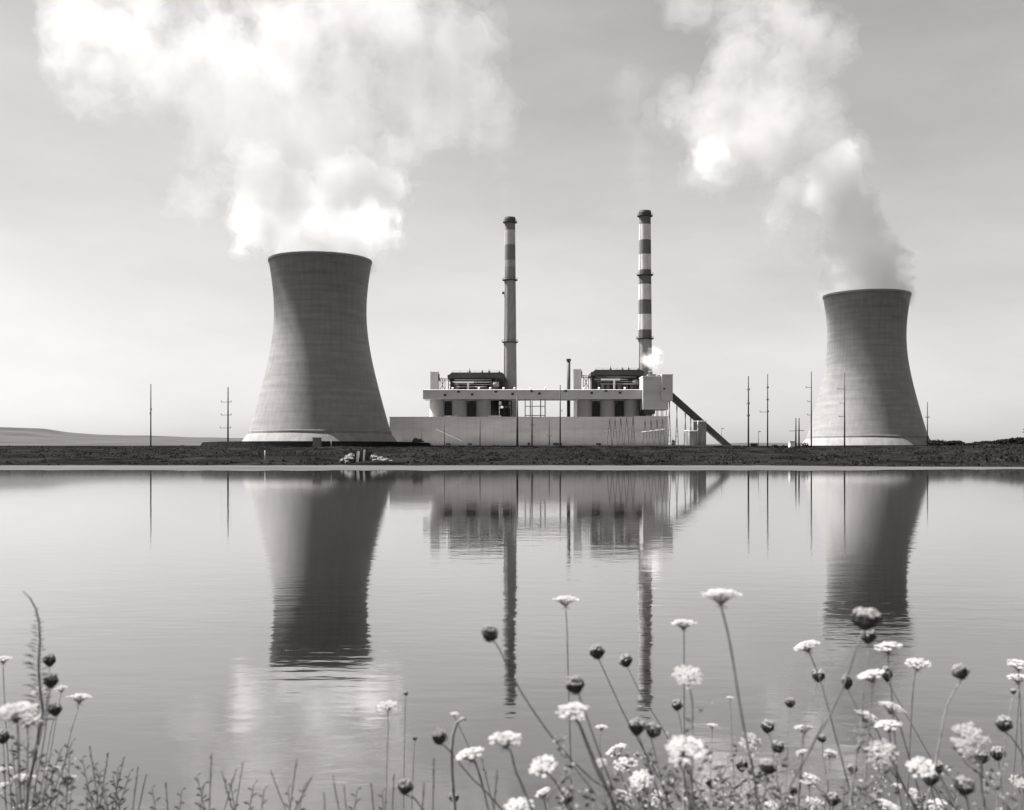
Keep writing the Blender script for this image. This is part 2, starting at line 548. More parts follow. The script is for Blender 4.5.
def chimney(cx, ytop, wtop, wbot, plats, spans, base, label, extras=None):
    zt = Z(ytop, DC) - BASE
    t = thing('chimney', label, 'chimney', (X(cx, DC), DC, BASE), 'tall chimneys', local=True)
    rt, rb = wtop / 2 * KC, wbot / 2 * KC
    m = mat_bands('chimney_paint', [(max(0.0, Z(y1, DC) - BASE), 0, v) for y1, v in spans], base)
    b = MB(); b.revolve([(rb + (rt - rb) * i / 30, zt * i / 30) for i in range(31)], 40, cap0=False); b.build('shaft', m, t)
    b = MB()
    b.revolve([(rt + .05, zt - 4.2), (rt + .45, zt - 3.0), (rt + .45, zt - .9), (rt + .2, zt - .2), (rt + .2, zt + .3), (rt - .6, zt + .3), (rt - .6, zt - 1)], 40, cap0=False, cap1=True, smooth=False)
    b.build('cap', M['steel'], t)
    for y in plats:
        z = Z(y, DC) - BASE
        r = rb + (rt - rb) * z / zt
        b = MB()
        b.revolve([(r + .02, z - .9), (r + 1.5, z - .3), (r + 1.5, z), (r + .02, z)], 40, cap0=False, cap1=False, smooth=False)
        for k in range(14):
            a = 2 * math.pi * k / 14
            b.bar((math.cos(a) * (r + 1.4), math.sin(a) * (r + 1.4), z), (math.cos(a) * (r + 1.4), math.sin(a) * (r + 1.4), z + 1.2), .08)
        b.revolve([(r + 1.34, z + 1.1), (r + 1.48, z + 1.1), (r + 1.48, z + 1.25), (r + 1.34, z + 1.25)], 40, cap0=False, cap1=False, smooth=False)
        b.build('platform', M['steel'], t)
    b = MB(); b.tube([(-rb * .86, -rb * .55, 1), (-rt * .86, -rt * .55, zt - 2)], .22, n=4); b.build('ladder_rail', M['steel_mid'], t)
    if extras:
        z = Z(extras, DC) - BASE; r = rb + (rt - rb) * z / zt
        b = MB(); b.box(-r - 1.5, -r + .4, -1.2, 1.2, z - .7, z + .7); b.build('light_box', M['steel'], t)
    return t


# bands listed from the foot up: (row where the band starts, value)
chimney(510, 218, 10.2, 14.6, (280, 342, 222.3), [(280, .2), (268, .27), (260.5, .15), (246, .36), (231, .15)], .235,
        'plainer slim chimney with faded bands, rising behind the left silos', 293)
chimney(645, 211.5, 11.4, 15.4, (275, 338.5, 216), [(339, .13), (330, .58), (315, .13), (300.5, .58), (285, .13), (270.7, .58), (255, .13), (240.5, .58), (225.5, .13)], .27,
        'striped chimney with bold dark and pale bands, rising behind the transfer house')

# ------------------------------------------------------------------ plant buildings
DB = 740.0
# pale sheet added out of view to bounce sun onto the shaded walls
b = MB(); b.box(X(386, 705), X(740, 705), 703, 800, 9.4, 9.96)
tag(b.build('bounce_sheet', mat('bounce_sheet_grey', .36, .2, .3, spec=0)), kind='structure')
# turbine hall
t = thing('turbine_hall', 'long low pale concrete hall along the foot of the plant', 'building', (X(530, DB), DB, BASE - .6))
z0, z1 = BASE - .6, Z(417.6, DB)
b = MB()
b.box(X(389.6, DB), X(634, DB), DB, DB + 42, z0, z1)
b.box(X(634.02, DB), X(667.6, DB), DB - 1.2, DB + 41.5, z0, z1 + .5)
b.build('wall', M['hall'], t)
b = MB()
b.box(X(389.2, DB), X(633.9, DB), DB - .35, DB + .35, z1, z1 + .55)
b.box(X(634.0, DB), X(668.0, DB), DB - 1.5, DB - .7, z1 + .5, z1 + .95)
b.build('parapet', M['hall'], t)
for a0, a1 in ((444, 456.5), (488, 501.5)):
    b = MB(); b.box(X(a0, DB), X(a1, DB), DB + .6, DB + 6, z1, Z(415.6, DB)); b.build('roof_box', M['pale'], t)
for y in (424.5, 433.5):
    b = MB(); b.box(X(389.8, DB), X(633.6, DB), DB - .1, DB - .004, Z(y, DB), Z(y - .45, DB)); b.build('cladding_rail', M['gallery'], t)
for a in range(395, 634, 9):
    b = MB(); b.box(X(a, DB) - .05, X(a, DB) + .05, DB - .05, DB - .005, z0, z1 - .3); b.build('cladding_joint', M['steel_mid'], t)
for k, a in enumerate((403, 429.5, 455, 481.5, 507, 533.5, 559, 585.5, 612)):
    b = MB(); b.box(X(a, DB) - .12, X(a, DB) + .12, DB - .14, DB - .004, z0, z1 - .2); b.build('downpipe', M['gallery'], t)
for a0, a1, y0, y1 in ((446, 450.5, 446, 443.3), (468, 472, 446, 443.3), (527.5, 530, 446, 442.6), (553, 562, 446, 443), (596, 601, 446, 443)):
    b = MB(); b.box(X(a0, DB), X(a1, DB), DB - .08, DB - .003, z0, Z(y1, DB)); b.build('door', M['window'], t)
b = MB()
b.bar((X(436, DB), DB - .7, Z(429, DB)), (X(462, DB), DB - .7, Z(441, DB)), .45)
b.build('outside_stair', M['pale'], t)

# silos
DS = 752.0


def make_silo():
    t = thing('storage_silo', 'x', 'silo', (0, 0, 0), 'concrete silos under the conveyor gallery', local=True)
    r = 7.5 * S(DS)
    zb, zt = Z(418.5, DS), Z(399.5, DS)
    b = MB(); b.revolve([(r, 0), (r, zt - zb - .8), (r - .3, zt - zb)], 48); b.build('barrel', M['silo'], t)
    b = MB(); b.revolve([(r - .3, zt - zb + .003), (r * .45, zt - zb + 1.4)], 48, cap0=False); b.build('cone_roof', M['silo'], t)
    return t, zb


silo, zb = make_silo()
for i, (cx, lab) in enumerate([(436.6, 'pale round silo at the left end of the row under the gallery'), (459, 'middle pale silo of the three beside the plainer chimney'),
                               (483.2, 'pale silo next to the dark steelwork below the plainer chimney'), (585, 'pale silo just right of the thin black stack'),
                               (608, 'middle pale silo of the three beside the transfer house'), (632, 'pale silo directly beside the transfer house')]):
    o = silo if i == 0 else copy_tree(silo)
    o.location = (X(cx, DS), DS + 5, zb)
    o['label'] = lab
# dark bunkers between and behind the silos
t = thing('bunker_house', 'dark steel bunker house behind the left three silos', 'bunker house', (X(465, 775), 775, zb), 'dark houses behind the silos')
b = MB(); b.box(X(440, 775), X(492, 775), 772, 790, zb, Z(399.5, 775)); b.build('wall', M['steel'], t)
for a in (447.6, 471.3):
    b = MB(); c = X(a, DS); b.prism([(c - 2.9, zb), (c + 2.9, zb), (c + 2.9, Z(404, DS)), (c, Z(400.0, DS)), (c - 2.9, Z(404, DS))], DS + 7.5, DS + 10); b.build('hopper', M['window'], t)
t = thing('bunker_house', 'dark steel bunker house behind the right three silos', 'bunker house', (X(612, 775), 775, zb), 'dark houses behind the silos')
b = MB(); b.box(X(588, 775), X(645, 775), 772, 790, zb, Z(399.5, 775)); b.build('wall', M['steel'], t)
for a in (596.5, 620.5):
    b = MB(); c = X(a, DS); b.prism([(c - 2.9, zb), (c + 2.9, zb), (c + 2.9, Z(404, DS)), (c, Z(400.0, DS)), (c - 2.9, Z(404, DS))], DS + 7.5, DS + 10); b.build('hopper', M['window'], t)
# steelwork under the chimney
t = thing('steel_framework', 'dark open steelwork between the left silos and the plainer chimney', 'steelwork', (X(502, 765), 765, zb))
d = 765
b = MB()
for a in (492.5, 496, 500, 504, 508, 511.5):
    b.bar((X(a, d), d, zb), (X(a, d), d, Z(398.5, d)), .5)
    b.bar((X(a, d), d + 8, zb), (X(a, d), d + 8, Z(398.5, d)), .5)
    b.bar((X(a, d), d, Z(402.5, d)), (X(a, d), d + 8, Z(402.5, d)), .4)
for y in (401, 405.5, 410, 414):
    b.bar((X(492, d), d - .4, Z(y, d)), (X(512, d), d - .4, Z(y, d)), .45)
b.build('lattice', M['steel'], t)
b = MB(); b.box(X(491.5, d), X(499, d), d + 2, d + 7, zb, Z(400, d)); b.build('plant_box', M['steel'], t)
b = MB(); b.box(X(500, d), X(510, d), d + 3, d + 7, zb, Z(408, d)); b.box(X(501, d), X(508, d), d + 3, d + 7, Z(405.5, d), Z(400.5, d)); b.build('plant_boxes', M['steel'], t)

# conveyor gallery
t = thing('conveyor_gallery', 'long pale enclosed conveyor gallery with small dark windows above the silos', 'conveyor gallery', (X(530, DB), DB, Z(398.5, DB)))
gz0, gz1 = Z(398.6, DB), Z(389.6, DB)
b = MB(); b.box(X(422.6, DB), X(643, DB), DB + 3, DB + 27, gz0, gz1); b.build('body', M['gallery'], t)
b = MB(); xa, xb = X(422.2, DB), X(643, DB) - .01
b.add([(xa, DB + 2.6, gz1 + .002), (xb, DB + 2.6, gz1 + .002), (xb, DB + 27.4, gz1 + .002), (xa, DB + 27.4, gz1 + .002), (xa, DB + 15, gz1 + 1.05), (xb, DB + 15, gz1 + 1.05)],
      [(0, 3, 2, 1), (0, 1, 5, 4), (2, 3, 4, 5), (1, 2, 5), (3, 0, 4)])
b.build('roof', M['hallroof'], t)
for a, y in ((444.8, 394.8), (458.4, 391.4), (472, 394.2), (495.8, 391.3), (512.6, 393.7), (531.8, 390.9), (539.6, 393.4), (566, 390.6), (592, 392.8), (606.3, 389.9 + .8), (620.4, 392.4)):
    b = MB(); b.box(X(a - 1.45, DB), X(a + 1.45, DB), DB + 2.86, DB + 2.997, Z(y + 1.2, DB), Z(y - 1.2, DB)); f = b.build('window_frame', M['steel_mid'], t)
    b = MB(); b.box(X(a - 1.15, DB), X(a + 1.15, DB), DB + 2.8, DB + 2.857, Z(y + .95, DB), Z(y - .95, DB)); b.build('pane', M['window'], f)
for a in (452, 478.5, 490, 503.5, 514.5, 531, 545.5, 585, 600, 626):
    b = MB(); b.revolve([(.6, 0), (.6, .9), (.9, 1.0), (.3, 1.5)], 10, c=(X(a, DB), DB + 8, Z(388.7, DB)), cap0=False); b.build('roof_vent', M['pale'], t)
# frame carrying the gallery over the gap
for a in (525.3, 530.5, 541, 545.5):
    for e in (5, 12):
        b = MB(); b.bar((X(a, DB), DB + e, z1 - .1), (X(a, DB), DB + e, gz0), .36); b.build('support_post', M['steel_mid'], t)
for y in (406, 415.2):
    b = MB(); b.bar((X(525.2, DB), DB + 4.8, Z(y, DB)), (X(545.6, DB), DB + 4.8, Z(y, DB)), .36); b.build('support_beam', M['steel_mid'], t)

# transfer house at the right end
t = thing('transfer_house', 'tall pale transfer house at the head of the sloping conveyor', 'building', (X(656, DB), DB, Z(409, DB)))
d = DB - 2
b = MB(); b.box(X(643, d), X(668.3, d), d, d + 20, Z(409.4, d), Z(376.6, d)); b.build('main_block', M['hall'], t)
b = MB(); b.box(X(661.5, d), X(672.3, d), d - 2.2, d + 22, Z(400.6, d), Z(375.2, d)); b.build('side_block', M['gallery'], t)
b = MB(); b.box(X(642.6, d), X(661.4, d), d - .4, d + 20.4, Z(376.6, d) + .003, Z(375.9, d)); b.box(X(661.2, d), X(672.7, d), d - 2.6, d + 22.4, Z(375.2, d) + .003, Z(374.4, d)); b.build('roof_edge', M['pale'], t)
b = MB(); b.box(X(649, d), X(657, d), d + 6, d + 14, Z(375.85, d), Z(373.4, d)); b.revolve([(1.3, 0), (1.3, 1.6), (1.7, 1.8), (.5, 2.6)], 14, c=(X(652.5, d), d + 10, Z(373.4, d)), cap0=False)
b.box(X(659, d), X(661, d), d + 6, d + 10, Z(375.85, d), Z(374.4, d)); b.build('roof_plant', M['steel_mid'], t)
b = MB(); b.box(X(662.8, d), X(664.8, d), d - 2.32, d - 2.203, Z(389.8, d), Z(388.2, d)); b.build('window', M['window'], t)
b = MB(); b.box(X(644.5, d), X(655.5, d), d + 2, d + 18, Z(413.5, d), Z(409.45, d)); b.build('underside_hopper', M['steel'], t)
b = MB()
for a in (657, 661.5, 666.5):
    for e in (1, 18): b.bar((X(a, d), d + e, z1 - 1), (X(a, d), d + e, Z(409.4, d)), .3)
b.build('post', M['steel_mid'], t)

# sloping conveyor
t = thing('sloping_conveyor', 'dark enclosed conveyor sloping down from the transfer house to the ground', 'conveyor', (X(705, DB), DB, BASE))
a0, a1 = P(671.6, 390.8, DB), P(671.6, 398.8, DB)
e0, e1 = P(735.5, 448, DB), P(727.5, 448, DB)
b = MB(); b.prism([(a1[0], a1[2]), (e1[0], e1[2]), (e0[0], e0[2]), (a0[0], a0[2])], DB + 2, DB + 8); b.build('enclosure', M['steel'], t)
for a, y in ((670.5, 400), (678, 405), (686.5, 412), (692, 417)):
    b = MB()
    for s in (-1, 1):
        b.bar((X(a, DB), DB + 5 + s * 2, Z(y, DB)), (X(a + s * 2.0, DB), DB + 5 + s * 2, BASE - .5), .3)
    n = int((447 - y) / 6)
    for k in range(1, n + 1):
        w = 2.0 * k / (n + 1); yk = y + (447 - y) * k / (n + 1)
        b.bar((X(a - w, DB), DB + 3, Z(yk, DB)), (X(a + w, DB), DB + 7, Z(yk, DB)), .2)
    b.build('trestle', M['steel_mid'], t)

# tanks at the foot of the conveyor
for cx, w, y, lab in ((691, 6.1, 430.5, 'shorter round grey tank at the foot of the sloping conveyor'), (699.8, 6.3, 421, 'taller round grey tank in front of the sloping conveyor')):
    d = 728 + (4 if w > 6.2 else 0)
    t = thing('storage_tank', lab, 'tank', (X(cx, d), d, BASE - 1), 'round tanks by the sloping conveyor', local=True)
    r = w * S(d); zt = Z(y, d) - BASE + 1
    b = MB(); b.revolve([(r, 0), (r, zt - .4), (r - .2, zt)], 40); b.build('barrel', mat('tank_steel', .13, .2, .5, stretch=(1, 1, .15), rough=.55), t)
    b = MB(); b.revolve([(r + .12, zt - .5), (r + .25, zt - .3), (r + .25, zt + .15), (r - .4, zt + .15)], 40, cap0=False, cap1=False, smooth=False); b.build('rim', M['pale'], t)
    b = MB(); b.tube([(-r * .5, -r - .25, 0), (-r * .5, -r - .25, zt)], .14, n=4); b.build('ladder', M['pale'], t)

# upper works behind the gallery
DU = 782.0


def upper_house(x0, x1, ytop, ybase, label, tb):
    d = DU
    t = thing('precipitator_house', label, 'precipitator', (X((x0 + x1) / 2, d), d, Z(ybase, d)), 'dark boiler tops above the gallery')
    zt, zb_ = Z(ytop, d), Z(ybase + 4, d)
    h = 2.9 * S(d) * 2
    b = MB()
    b.prism([(X(x0, d), zt - h), (X(x1 - 2, d), zt - h), (X(x1, d), zt - h * .45), (X(x1 - 3, d), zt), (X(x0 + 4, d), zt), (X(x0 + 2.5, d), zt - h * .3), (X(x0, d), zt - h * .45)], d, d + 30)
    b.build('roof_block', M['steel'], t)
    b = MB(); b.box(X(x0 + 2, d), X(x1 - 2, d), d + 9, d + 28, zb_, zt - h - .01); b.build('boiler_wall', M['steel'], t)
    n = 9
    for k in range(n):
        a = x0 + 1 + (x1 - x0 - 3) * k / (n - 1)
        b = MB(); b.bar((X(a, d), d + .8, zb_), (X(a, d), d + .8, zt - h), .42); b.build('column', M['steel_mid'] if k % 3 == 1 else M['steel'], t)
    b = MB()
    for y in (ytop + 9, ytop + 12.5): b.bar((X(x0 + 1, d), d + .3, Z(y, d)), (X(x1 - 1, d), d + .3, Z(y, d)), .36)
    for k in range(n - 1):
        if k % 2 == 0:
            aa = x0 + 1 + (x1 - x0 - 3) * k / (n - 1); ab = x0 + 1 + (x1 - x0 - 3) * (k + 1) / (n - 1)
            b.bar((X(aa, d), d + .2, zb_), (X(ab, d), d + .2, zt - h), .25)
    b.build('bracing', M['steel'], t)
    for a in (x0 + .62 * (x1 - x0), x0 + .8 * (x1 - x0)):
        b = MB(); b.revolve([(2.2, 0), (2.2, 4.5), (1.4, 5.6)], 16, c=(X(a, d), d + 4, Z(ybase + 2, d)), cap0=False); b.build('vessel', M['steel_mid'], t)
    b = MB(); b.box(X(tb - 9.5, d), X(tb + 9.5, d), d - 4, d - 2.6, Z(ytop + 11.1, d), Z(ytop + 9.4, d)); b.box(X(tb + 3, d), X(tb + 4.6, d), d - 4, d - 2.7, zb_, Z(ytop + 11.1, d) - .002); b.build('crane_beam', M['pale'], t)
    # pipes, vessels and cabinets crowding the front
    rr = np.random.default_rng(int(x0))
    for k in range(4):
        y = ytop + 7.5 + k * 2.3; xa = x0 + rr.uniform(2, 10); xb = x1 - rr.uniform(4, 18)
        b = MB(); b.tube([P(xa, y, d - .8 - k * .3), P(xb, y, d - .8 - k * .3), P(xb, ybase + 3, d - .8 - k * .3)], .32 + .1 * (k % 2), n=6); b.build('pipe', M['pipe'] if k % 2 else M['steel_mid'], t)
    for k in range(5):
        xa = x0 + 5 + (x1 - x0 - 14) * (k + rr.uniform(.1, .8)) / 5; w_ = rr.uniform(1.6, 4)
        b = MB(); b.box(X(xa, d), X(xa + w_, d), d + 1, d + 5, zb_, Z(ybase - rr.uniform(2, 6.5), d)); b.build('cabinet', M['steel_mid'] if k % 2 else M['pipe'], t)
    b = MB(); b.tube([P(x1 - 12, ybase - 3.5, d), P(x1 - 6, ybase - 3.5, d)], 2.1, n=16); b.build('drum', M['pipe'], t)
    for k in range(7):
        xa = x0 + 5 + (x1 - x0 - 12) * k / 6
        b = MB(); b.bar(P(xa, ytop, d + 3), P(xa, ytop - 1.6, d + 3), .12); b.build('rail_post', M['steel'], t)
    b = MB(); b.bar(P(x0 + 5, ytop - 1.5, d + 3), P(x1 - 7, ytop - 1.5, d + 3), .1); b.build('rail', M['steel'], t)
    # duct dropping at the right end
    b = MB(); b.tube([P(x1 - 8, ytop + 6, d + 3), P(x1 - 1.5, ytop + 7.5, d + 3), P(x1 + .8, ytop + 11, d + 3), P(x1 + .8, ybase + 4, d + 3)], 1.5, n=10); b.build('duct', M['steel'], t)
    # pipe bridge to the stair tower
    b = MB()
    for y in (ytop + 6, ytop + 7.6): b.bar(P(x0 - 10, y, d + 4), P(x0 + 1, y, d + 4), .35)
    for a in (x0 - 7.5, x0 - 5, x0 - 2.5): b.bar(P(a, ytop + 6, d + 4), P(a, ybase + 4, d + 4), .3)
    b.bar(P(x0 - 7.5, ybase + 2, d + 4), P(x0 - 2.5, ytop + 7, d + 4), .25); b.bar(P(x0 - 2.5, ybase + 2, d + 4), P(x0 - 7.5, ytop + 7, d + 4), .25)
    b.build('pipe_bridge', M['steel_mid'], t)
    for a, hh in ((x0 + .38 * (x1 - x0), 3.4), (x0 + .6 * (x1 - x0), 2.4), (x0 + .72 * (x1 - x0), 2.8), (x0 + .9 * (x1 - x0), 2)):
        b = MB(); b.revolve([(.7, 0), (.7, hh * .5), (.25, hh * .55), (.18, hh)], 8, c=(X(a, d), d + 6, zt), cap0=False); b.build('roof_vent', M['steel_mid'], t)
    return t


upper_house(447.5, 505, 372.4, 388, 'dark boiler top with pipework beside the plainer chimney', 464.5)
upper_house(591, 644.5, 369.6, 386, 'dark boiler top with pipework in front of the striped chimney', 610)
for a0, a1, y, lab in ((430.4, 438.2, 372.3, 'pale square stair tower above the left end of the gallery'), (574, 581.4, 369.6, 'pale square stair tower next to the thin black stack')):
    t = thing('stair_tower', lab, 'tower', (X((a0 + a1) / 2, DU), DU, Z(400, DU)), 'pale stair towers')
    b = MB(); b.box(X(a0, DU), X(a1, DU), DU, DU + 7, Z(419, DU), Z(y, DU)); b.build('wall', M['silo'], t)
    b = MB(); b.box(X(a0 - .3, DU), X(a1 + .3, DU), DU - .3, DU + 7.3, Z(y, DU) + .003, Z(y - .7, DU)); b.build('roof', M['pale'], t)
    b = MB(); b.box(X(a1, DU) + .004, X(a1 + 1.0, DU), DU + 1, DU + 5, Z(y + 8, DU), Z(y + 1.5, DU)); b.build('louvre', M['steel'], t)

# thin black stack
t = thing('thin_stack', 'thin black steel stack standing between the two groups of silos', 'stack', (X(568.6, 765), 765, zb))
d = 765
b = MB(); b.tube([(X(568.6, d), d, zb - 3), (X(568.6, d), d, Z(361, d))], 1.75 * S(d), n=20); b.build('pipe', M['steel'], t)
b = MB(); b.revolve([(1.8 * S(d), 0), (2.4 * S(d), .3), (2.4 * S(d), 1.6), (1.5 * S(d), 1.7)], 20, c=(X(568.6, d), d, Z(361.2, d)), cap0=False, smooth=False); b.build('cap', M['steel'], t)

# switchyard A-frames before the right part of the hall
DG = 728.0
glabs = ['first steel A-frame from the left in the switchyard before the hall', 'second steel A-frame from the left in the switchyard', 'third steel A-frame from the left in the switchyard', 'fourth steel A-frame from the left in the switchyard',
         'fifth steel A-frame from the left, left of the gap in the switchyard', 'steel A-frame just right of the gap in the switchyard', 'third steel A-frame from the right end of the switchyard', 'second steel A-frame from the right end of the switchyard',
         'rightmost steel A-frame of the switchyard, near the hall corner']
for a, yt, lab in zip((609.5, 615, 620.8, 626.6, 633, 645, 651, 657, 662.5), (419, 418.5, 417.5, 417, 416.5, 420, 419.5, 419, 418.5), glabs):
    t = thing('switchyard_frame', lab, 'A-frame', (X(a, DG), DG, BASE - 1), 'A-frames in the switchyard')
    b = MB()
    zt = Z(yt, DG)
    b.bar((X(a - 2.6, DG), DG, BASE - 1), (X(a, DG), DG, zt), .26)
    b.build('leg', M['steel'], t)
    b = MB()
    b.bar((X(a + 2.6, DG), DG, BASE - 1), (X(a, DG), DG, zt), .26)
    b.build('leg', M['steel'], t)
    for q in (.25, .45, .65):
        zz_ = zt + (BASE - 1 - zt) * q
        b = MB(); b.bar((X(a - 2.6 * q, DG), DG - .1, zz_), (X(a + 2.6 * q, DG), DG - .1, zz_), .16); b.build('crossbar', M['steel_mid'], t)
    b = MB(); b.bar((X(a, DG), DG, zt - .2), (X(a, DG), DG, zt + 1.2), .14); b.build('spike', M['steel_mid'], t)
for (a0, ya, a1, yb, lab) in ((604.5, 431, 636, 429.6, 'busbar across the left five A-frames of the switchyard'), (641.5, 432, 665, 429, 'pale sloping busbar across the right four A-frames')):
    b = MB(); b.bar(P(a0, ya, DG - .6), P(a1, yb, DG - .6), .2); tag(b.build('busbar', M['pale'] if a0 > 640 else M['steel_mid']), lab, 'busbar', 'switchyard busbars')

# ------------------------------------------------------------------ poles along the bank
DP = 640.0


def pole(cx, yt, yb, w, label, arms=(), d=DP, lamp=False, group='utility poles along the far bank'):
    z0 = Z(yb, d) - 1.2
    t = thing('utility_pole', label, 'pole', (X(cx, d), d, z0), group)
    b = MB(); b.tube([(X(cx, d), d, z0), (X(cx, d), d, Z(yt, d))], w * S(d) * .5, w * S(d) * .32, n=8); b.build('mast', M['wood'], t)
    for y, l, r in arms:
        b = MB(); b.bar((X(cx - l, d), d - .2, Z(y, d)), (X(cx + r, d), d - .2, Z(y, d)), .2); arm = b.build('crossarm', M['wood'], t)
        b = MB()
        for q in ([-l + .3] if l > 1 else []) + ([r - .3] if r > 1 else []):
            b.revolve([(.12, 0), (.2, .25), (.12, .6), (.2, .75), (.08, 1.0)], 8, c=(X(cx + q, d), d - .2, Z(y, d)), cap0=False)
        b.build('insulator', M['steel_mid'], arm)
    if lamp:
        b = MB(); b.box(X(cx - .2, d), X(cx + 2.2, d), d - .3, d + .3, Z(yt, d), Z(yt - .7, d)); b.build('lamp_head', M['steel_mid'], t)
    return t


pole(150.8, 384, 446, 1.5, 'slim lone pole farthest left, before the hills', [(410, .5, 1.2), (414, 1.2, .5)])
pole(228, 387, 446, 1.8, 'pole with three crossarms just left of the larger tower', [(402, 7, 3.5), (415, 7, 3.5), (428, 8, 3)])
pole(517.3, 396, 447, 2.4, 'thick dark pole in front of the hall, below the plainer chimney', d=700)
pole(532, 399, 447, 1.6, 'pole before the hall at the open frame under the gallery', [(425, 1.2, 2.4), (437, 1.2, 2.4)], d=700)
pole(480, 418, 447, 1.1, 'short thin pole before the hall below the third silo', d=700)
pole(444.6, 418, 447, .9, 'short thin pole before the left end of the hall', d=700)
pole(549.3, 418, 447, 1.0, 'short thin pole before the middle of the hall', [(436, 2.5, 2.5)], d=700)
pole(560.2, 385, 447, 1.6, 'tall thin pole before the hall, left of the black stack', [(411, .4, 2.2)], d=700)
pole(748.4, 376, 448, 1.8, 'bare dark pole first on the right of the sloping conveyor', [(390, 1.8, 1.4), (404, 1.8, 1.4), (416, 1.8, 1.4)])
pole(767.6, 374, 448, 1.5, 'greyer thin pole, second on the right of the sloping conveyor', [(388, 1.2, 1.2), (400, 1.2, 1.6), (412, 8, 1.2)])
pole(811.3, 371.5, 447, 1.5, 'pole with left-hand arms at the edge of the farther tower', [(387.5, 5.5, .5), (401.5, 4, .5), (415, 4, .5)])
pole(844.6, 372, 447, 1.6, 'pole with left-hand arms standing before the sunlit part of the farther tower', [(389, 7, .5), (403, 5, .5), (416.5, 6, .5)])
pole(927.4, 402, 447, 1.4, 'shorter pole at the right foot of the farther tower', [(417.5, 2, 1.6)])
t = thing('h_frame_pole', 'low twin pole joined by one crossbar near the white hut', 'pole', (X(797, DP), DP, 7.0))
for a in (795.8, 799):
    b = MB(); b.tube([(X(a, DP), DP, 7), (X(a, DP), DP, Z(418, DP))], .9 * S(DP), .6 * S(DP), n=8); b.build('mast', M['wood'], t)
b = MB(); b.bar((X(789, DP), DP - .6, Z(431, DP)), (X(804, DP), DP - .6, Z(430.5, DP)), .22); b.build('crossarm', M['wood'], t)
pole(758.4, 432, 447, .7, 'small lamp post between the first two tall poles', lamp=True)
pole(687.8 + 33.7, 429, 447, .5, 'thin lamp post seen just under the sloping conveyor', lamp=True, d=760)

# huts and bits on the bank
d = 640
t = thing('hut', 'small white hut beside the low twin pole', 'hut', (X(792.3, d), d, 7))
b = MB(); b.box(X(790.2, d), X(794.6, d), d, d + 4, 7, Z(442, d)); b.build('wall', M['pale'], t)
b = MB(); b.box(X(789.8, d), X(795, d), d - .3, d + 4.3, Z(442, d) + .002, Z(441.2, d)); b.build('roof', M['hallroof'], t)
t = thing('hut', 'small dark hut at the foot of the first tall pole', 'hut', (X(755, d), d, 7))
b = MB(); b.box(X(751.5, d), X(758.4, d), d + 2, d + 6, 7, Z(443.8, d)); b.build('wall', M['steel'], t)
b = MB(); b.box(X(751, d), X(759, d), d + 1.7, d + 6.3, Z(443.8, d) + .002, Z(443.2, d)); b.build('roof', M['steel_mid'], t)
b = MB()
d = 628
b.revolve([(10.5 * S(d), 0), (7.5 * S(d), 1.0 * S(d)), (4 * S(d), 2.2 * S(d)), (1 * S(d), 2.9 * S(d))], 24, c=(X(928, d), d, Z(449.2, d)))
tag(b.build('gravel_heap', M['pale']), 'low white heap on the bank under the shorter pole', 'heap')


def car(px, d, label):
    z = Z(447, d)
    x = X(px, d)
    t = thing('parked_car', label, 'car', (x, d, z), 'dark cars before the hall')
    b = MB(); b.prism([(x - 2.1, z + .35), (x + 2.1, z + .35), (x + 2.1, z + .8), (x + 1.2, z + .95), (x + .7, z + 1.45), (x - .9, z + 1.45), (x - 1.5, z + .98), (x - 2.1, z + .85)], d, d + 1.7); b.build('body', M['car'], t)
    for q in (-1.3, 1.3):
        b = MB(); b.tube([(x + q, d - .02, z + .33), (x + q, d + .25, z + .33)], .33, n=14); b.build('wheel', M['tyre'], t)


for px, lab in ((447.5, 'dark car parked before the left end of the hall'), (470.5, 'dark car parked before the hall below the second silo'), (561, 'dark car parked beside the tall thin pole before the hall'), (598, 'dark car parked left of the switchyard frames')):
    car(px, 715, lab)

# outfall on the bank below the larger tower
d = 286.0
k = S(d)
zb0 = Z(461.5, d) - .6
t = thing('outfall', 'concrete outfall with two white posts on the bank below the larger tower', 'outfall', (X(360, d), d, zb0))
b = MB(); b.prism([(X(349, d), zb0 - .2), (X(352.5, d), zb0 - .2), (X(354, d), Z(453.5, d)), (X(351, d), Z(453.8, d)), (X(350, d), Z(456, d))], d, d + 3); b.build('left_wing', M['rock'], t)
b = MB(); b.prism([(X(371.5, d), zb0 - .2), (X(377, d), zb0 - .2), (X(376, d), Z(456, d)), (X(374, d), Z(453.2, d)), (X(372.5, d), Z(453.2, d))], d, d + 3); b.build('right_wing', M['rock'], t)
b = MB(); b.box(X(352.6, d), X(371.4, d), d + 2, d + 4, zb0 - .2, Z(451.5, d)); b.build('culvert', M['window'], t)
b = MB(); b.prism([(X(355.6, d), zb0 - .4), (X(358.2, d), zb0 - .4), (X(359.3, d), Z(451.2, d)), (X(357.3, d), Z(451.2, d))], d - .6, d + .4); b.build('post', M['pale'], t)
b = MB(); b.prism([(X(362.6, d), zb0 - .2), (X(364.2, d), zb0 - .2), (X(365.2, d), Z(449.6, d)), (X(363.6, d), Z(449.6, d))], d - .4, d + .4); b.build('post', M['pale'], t)


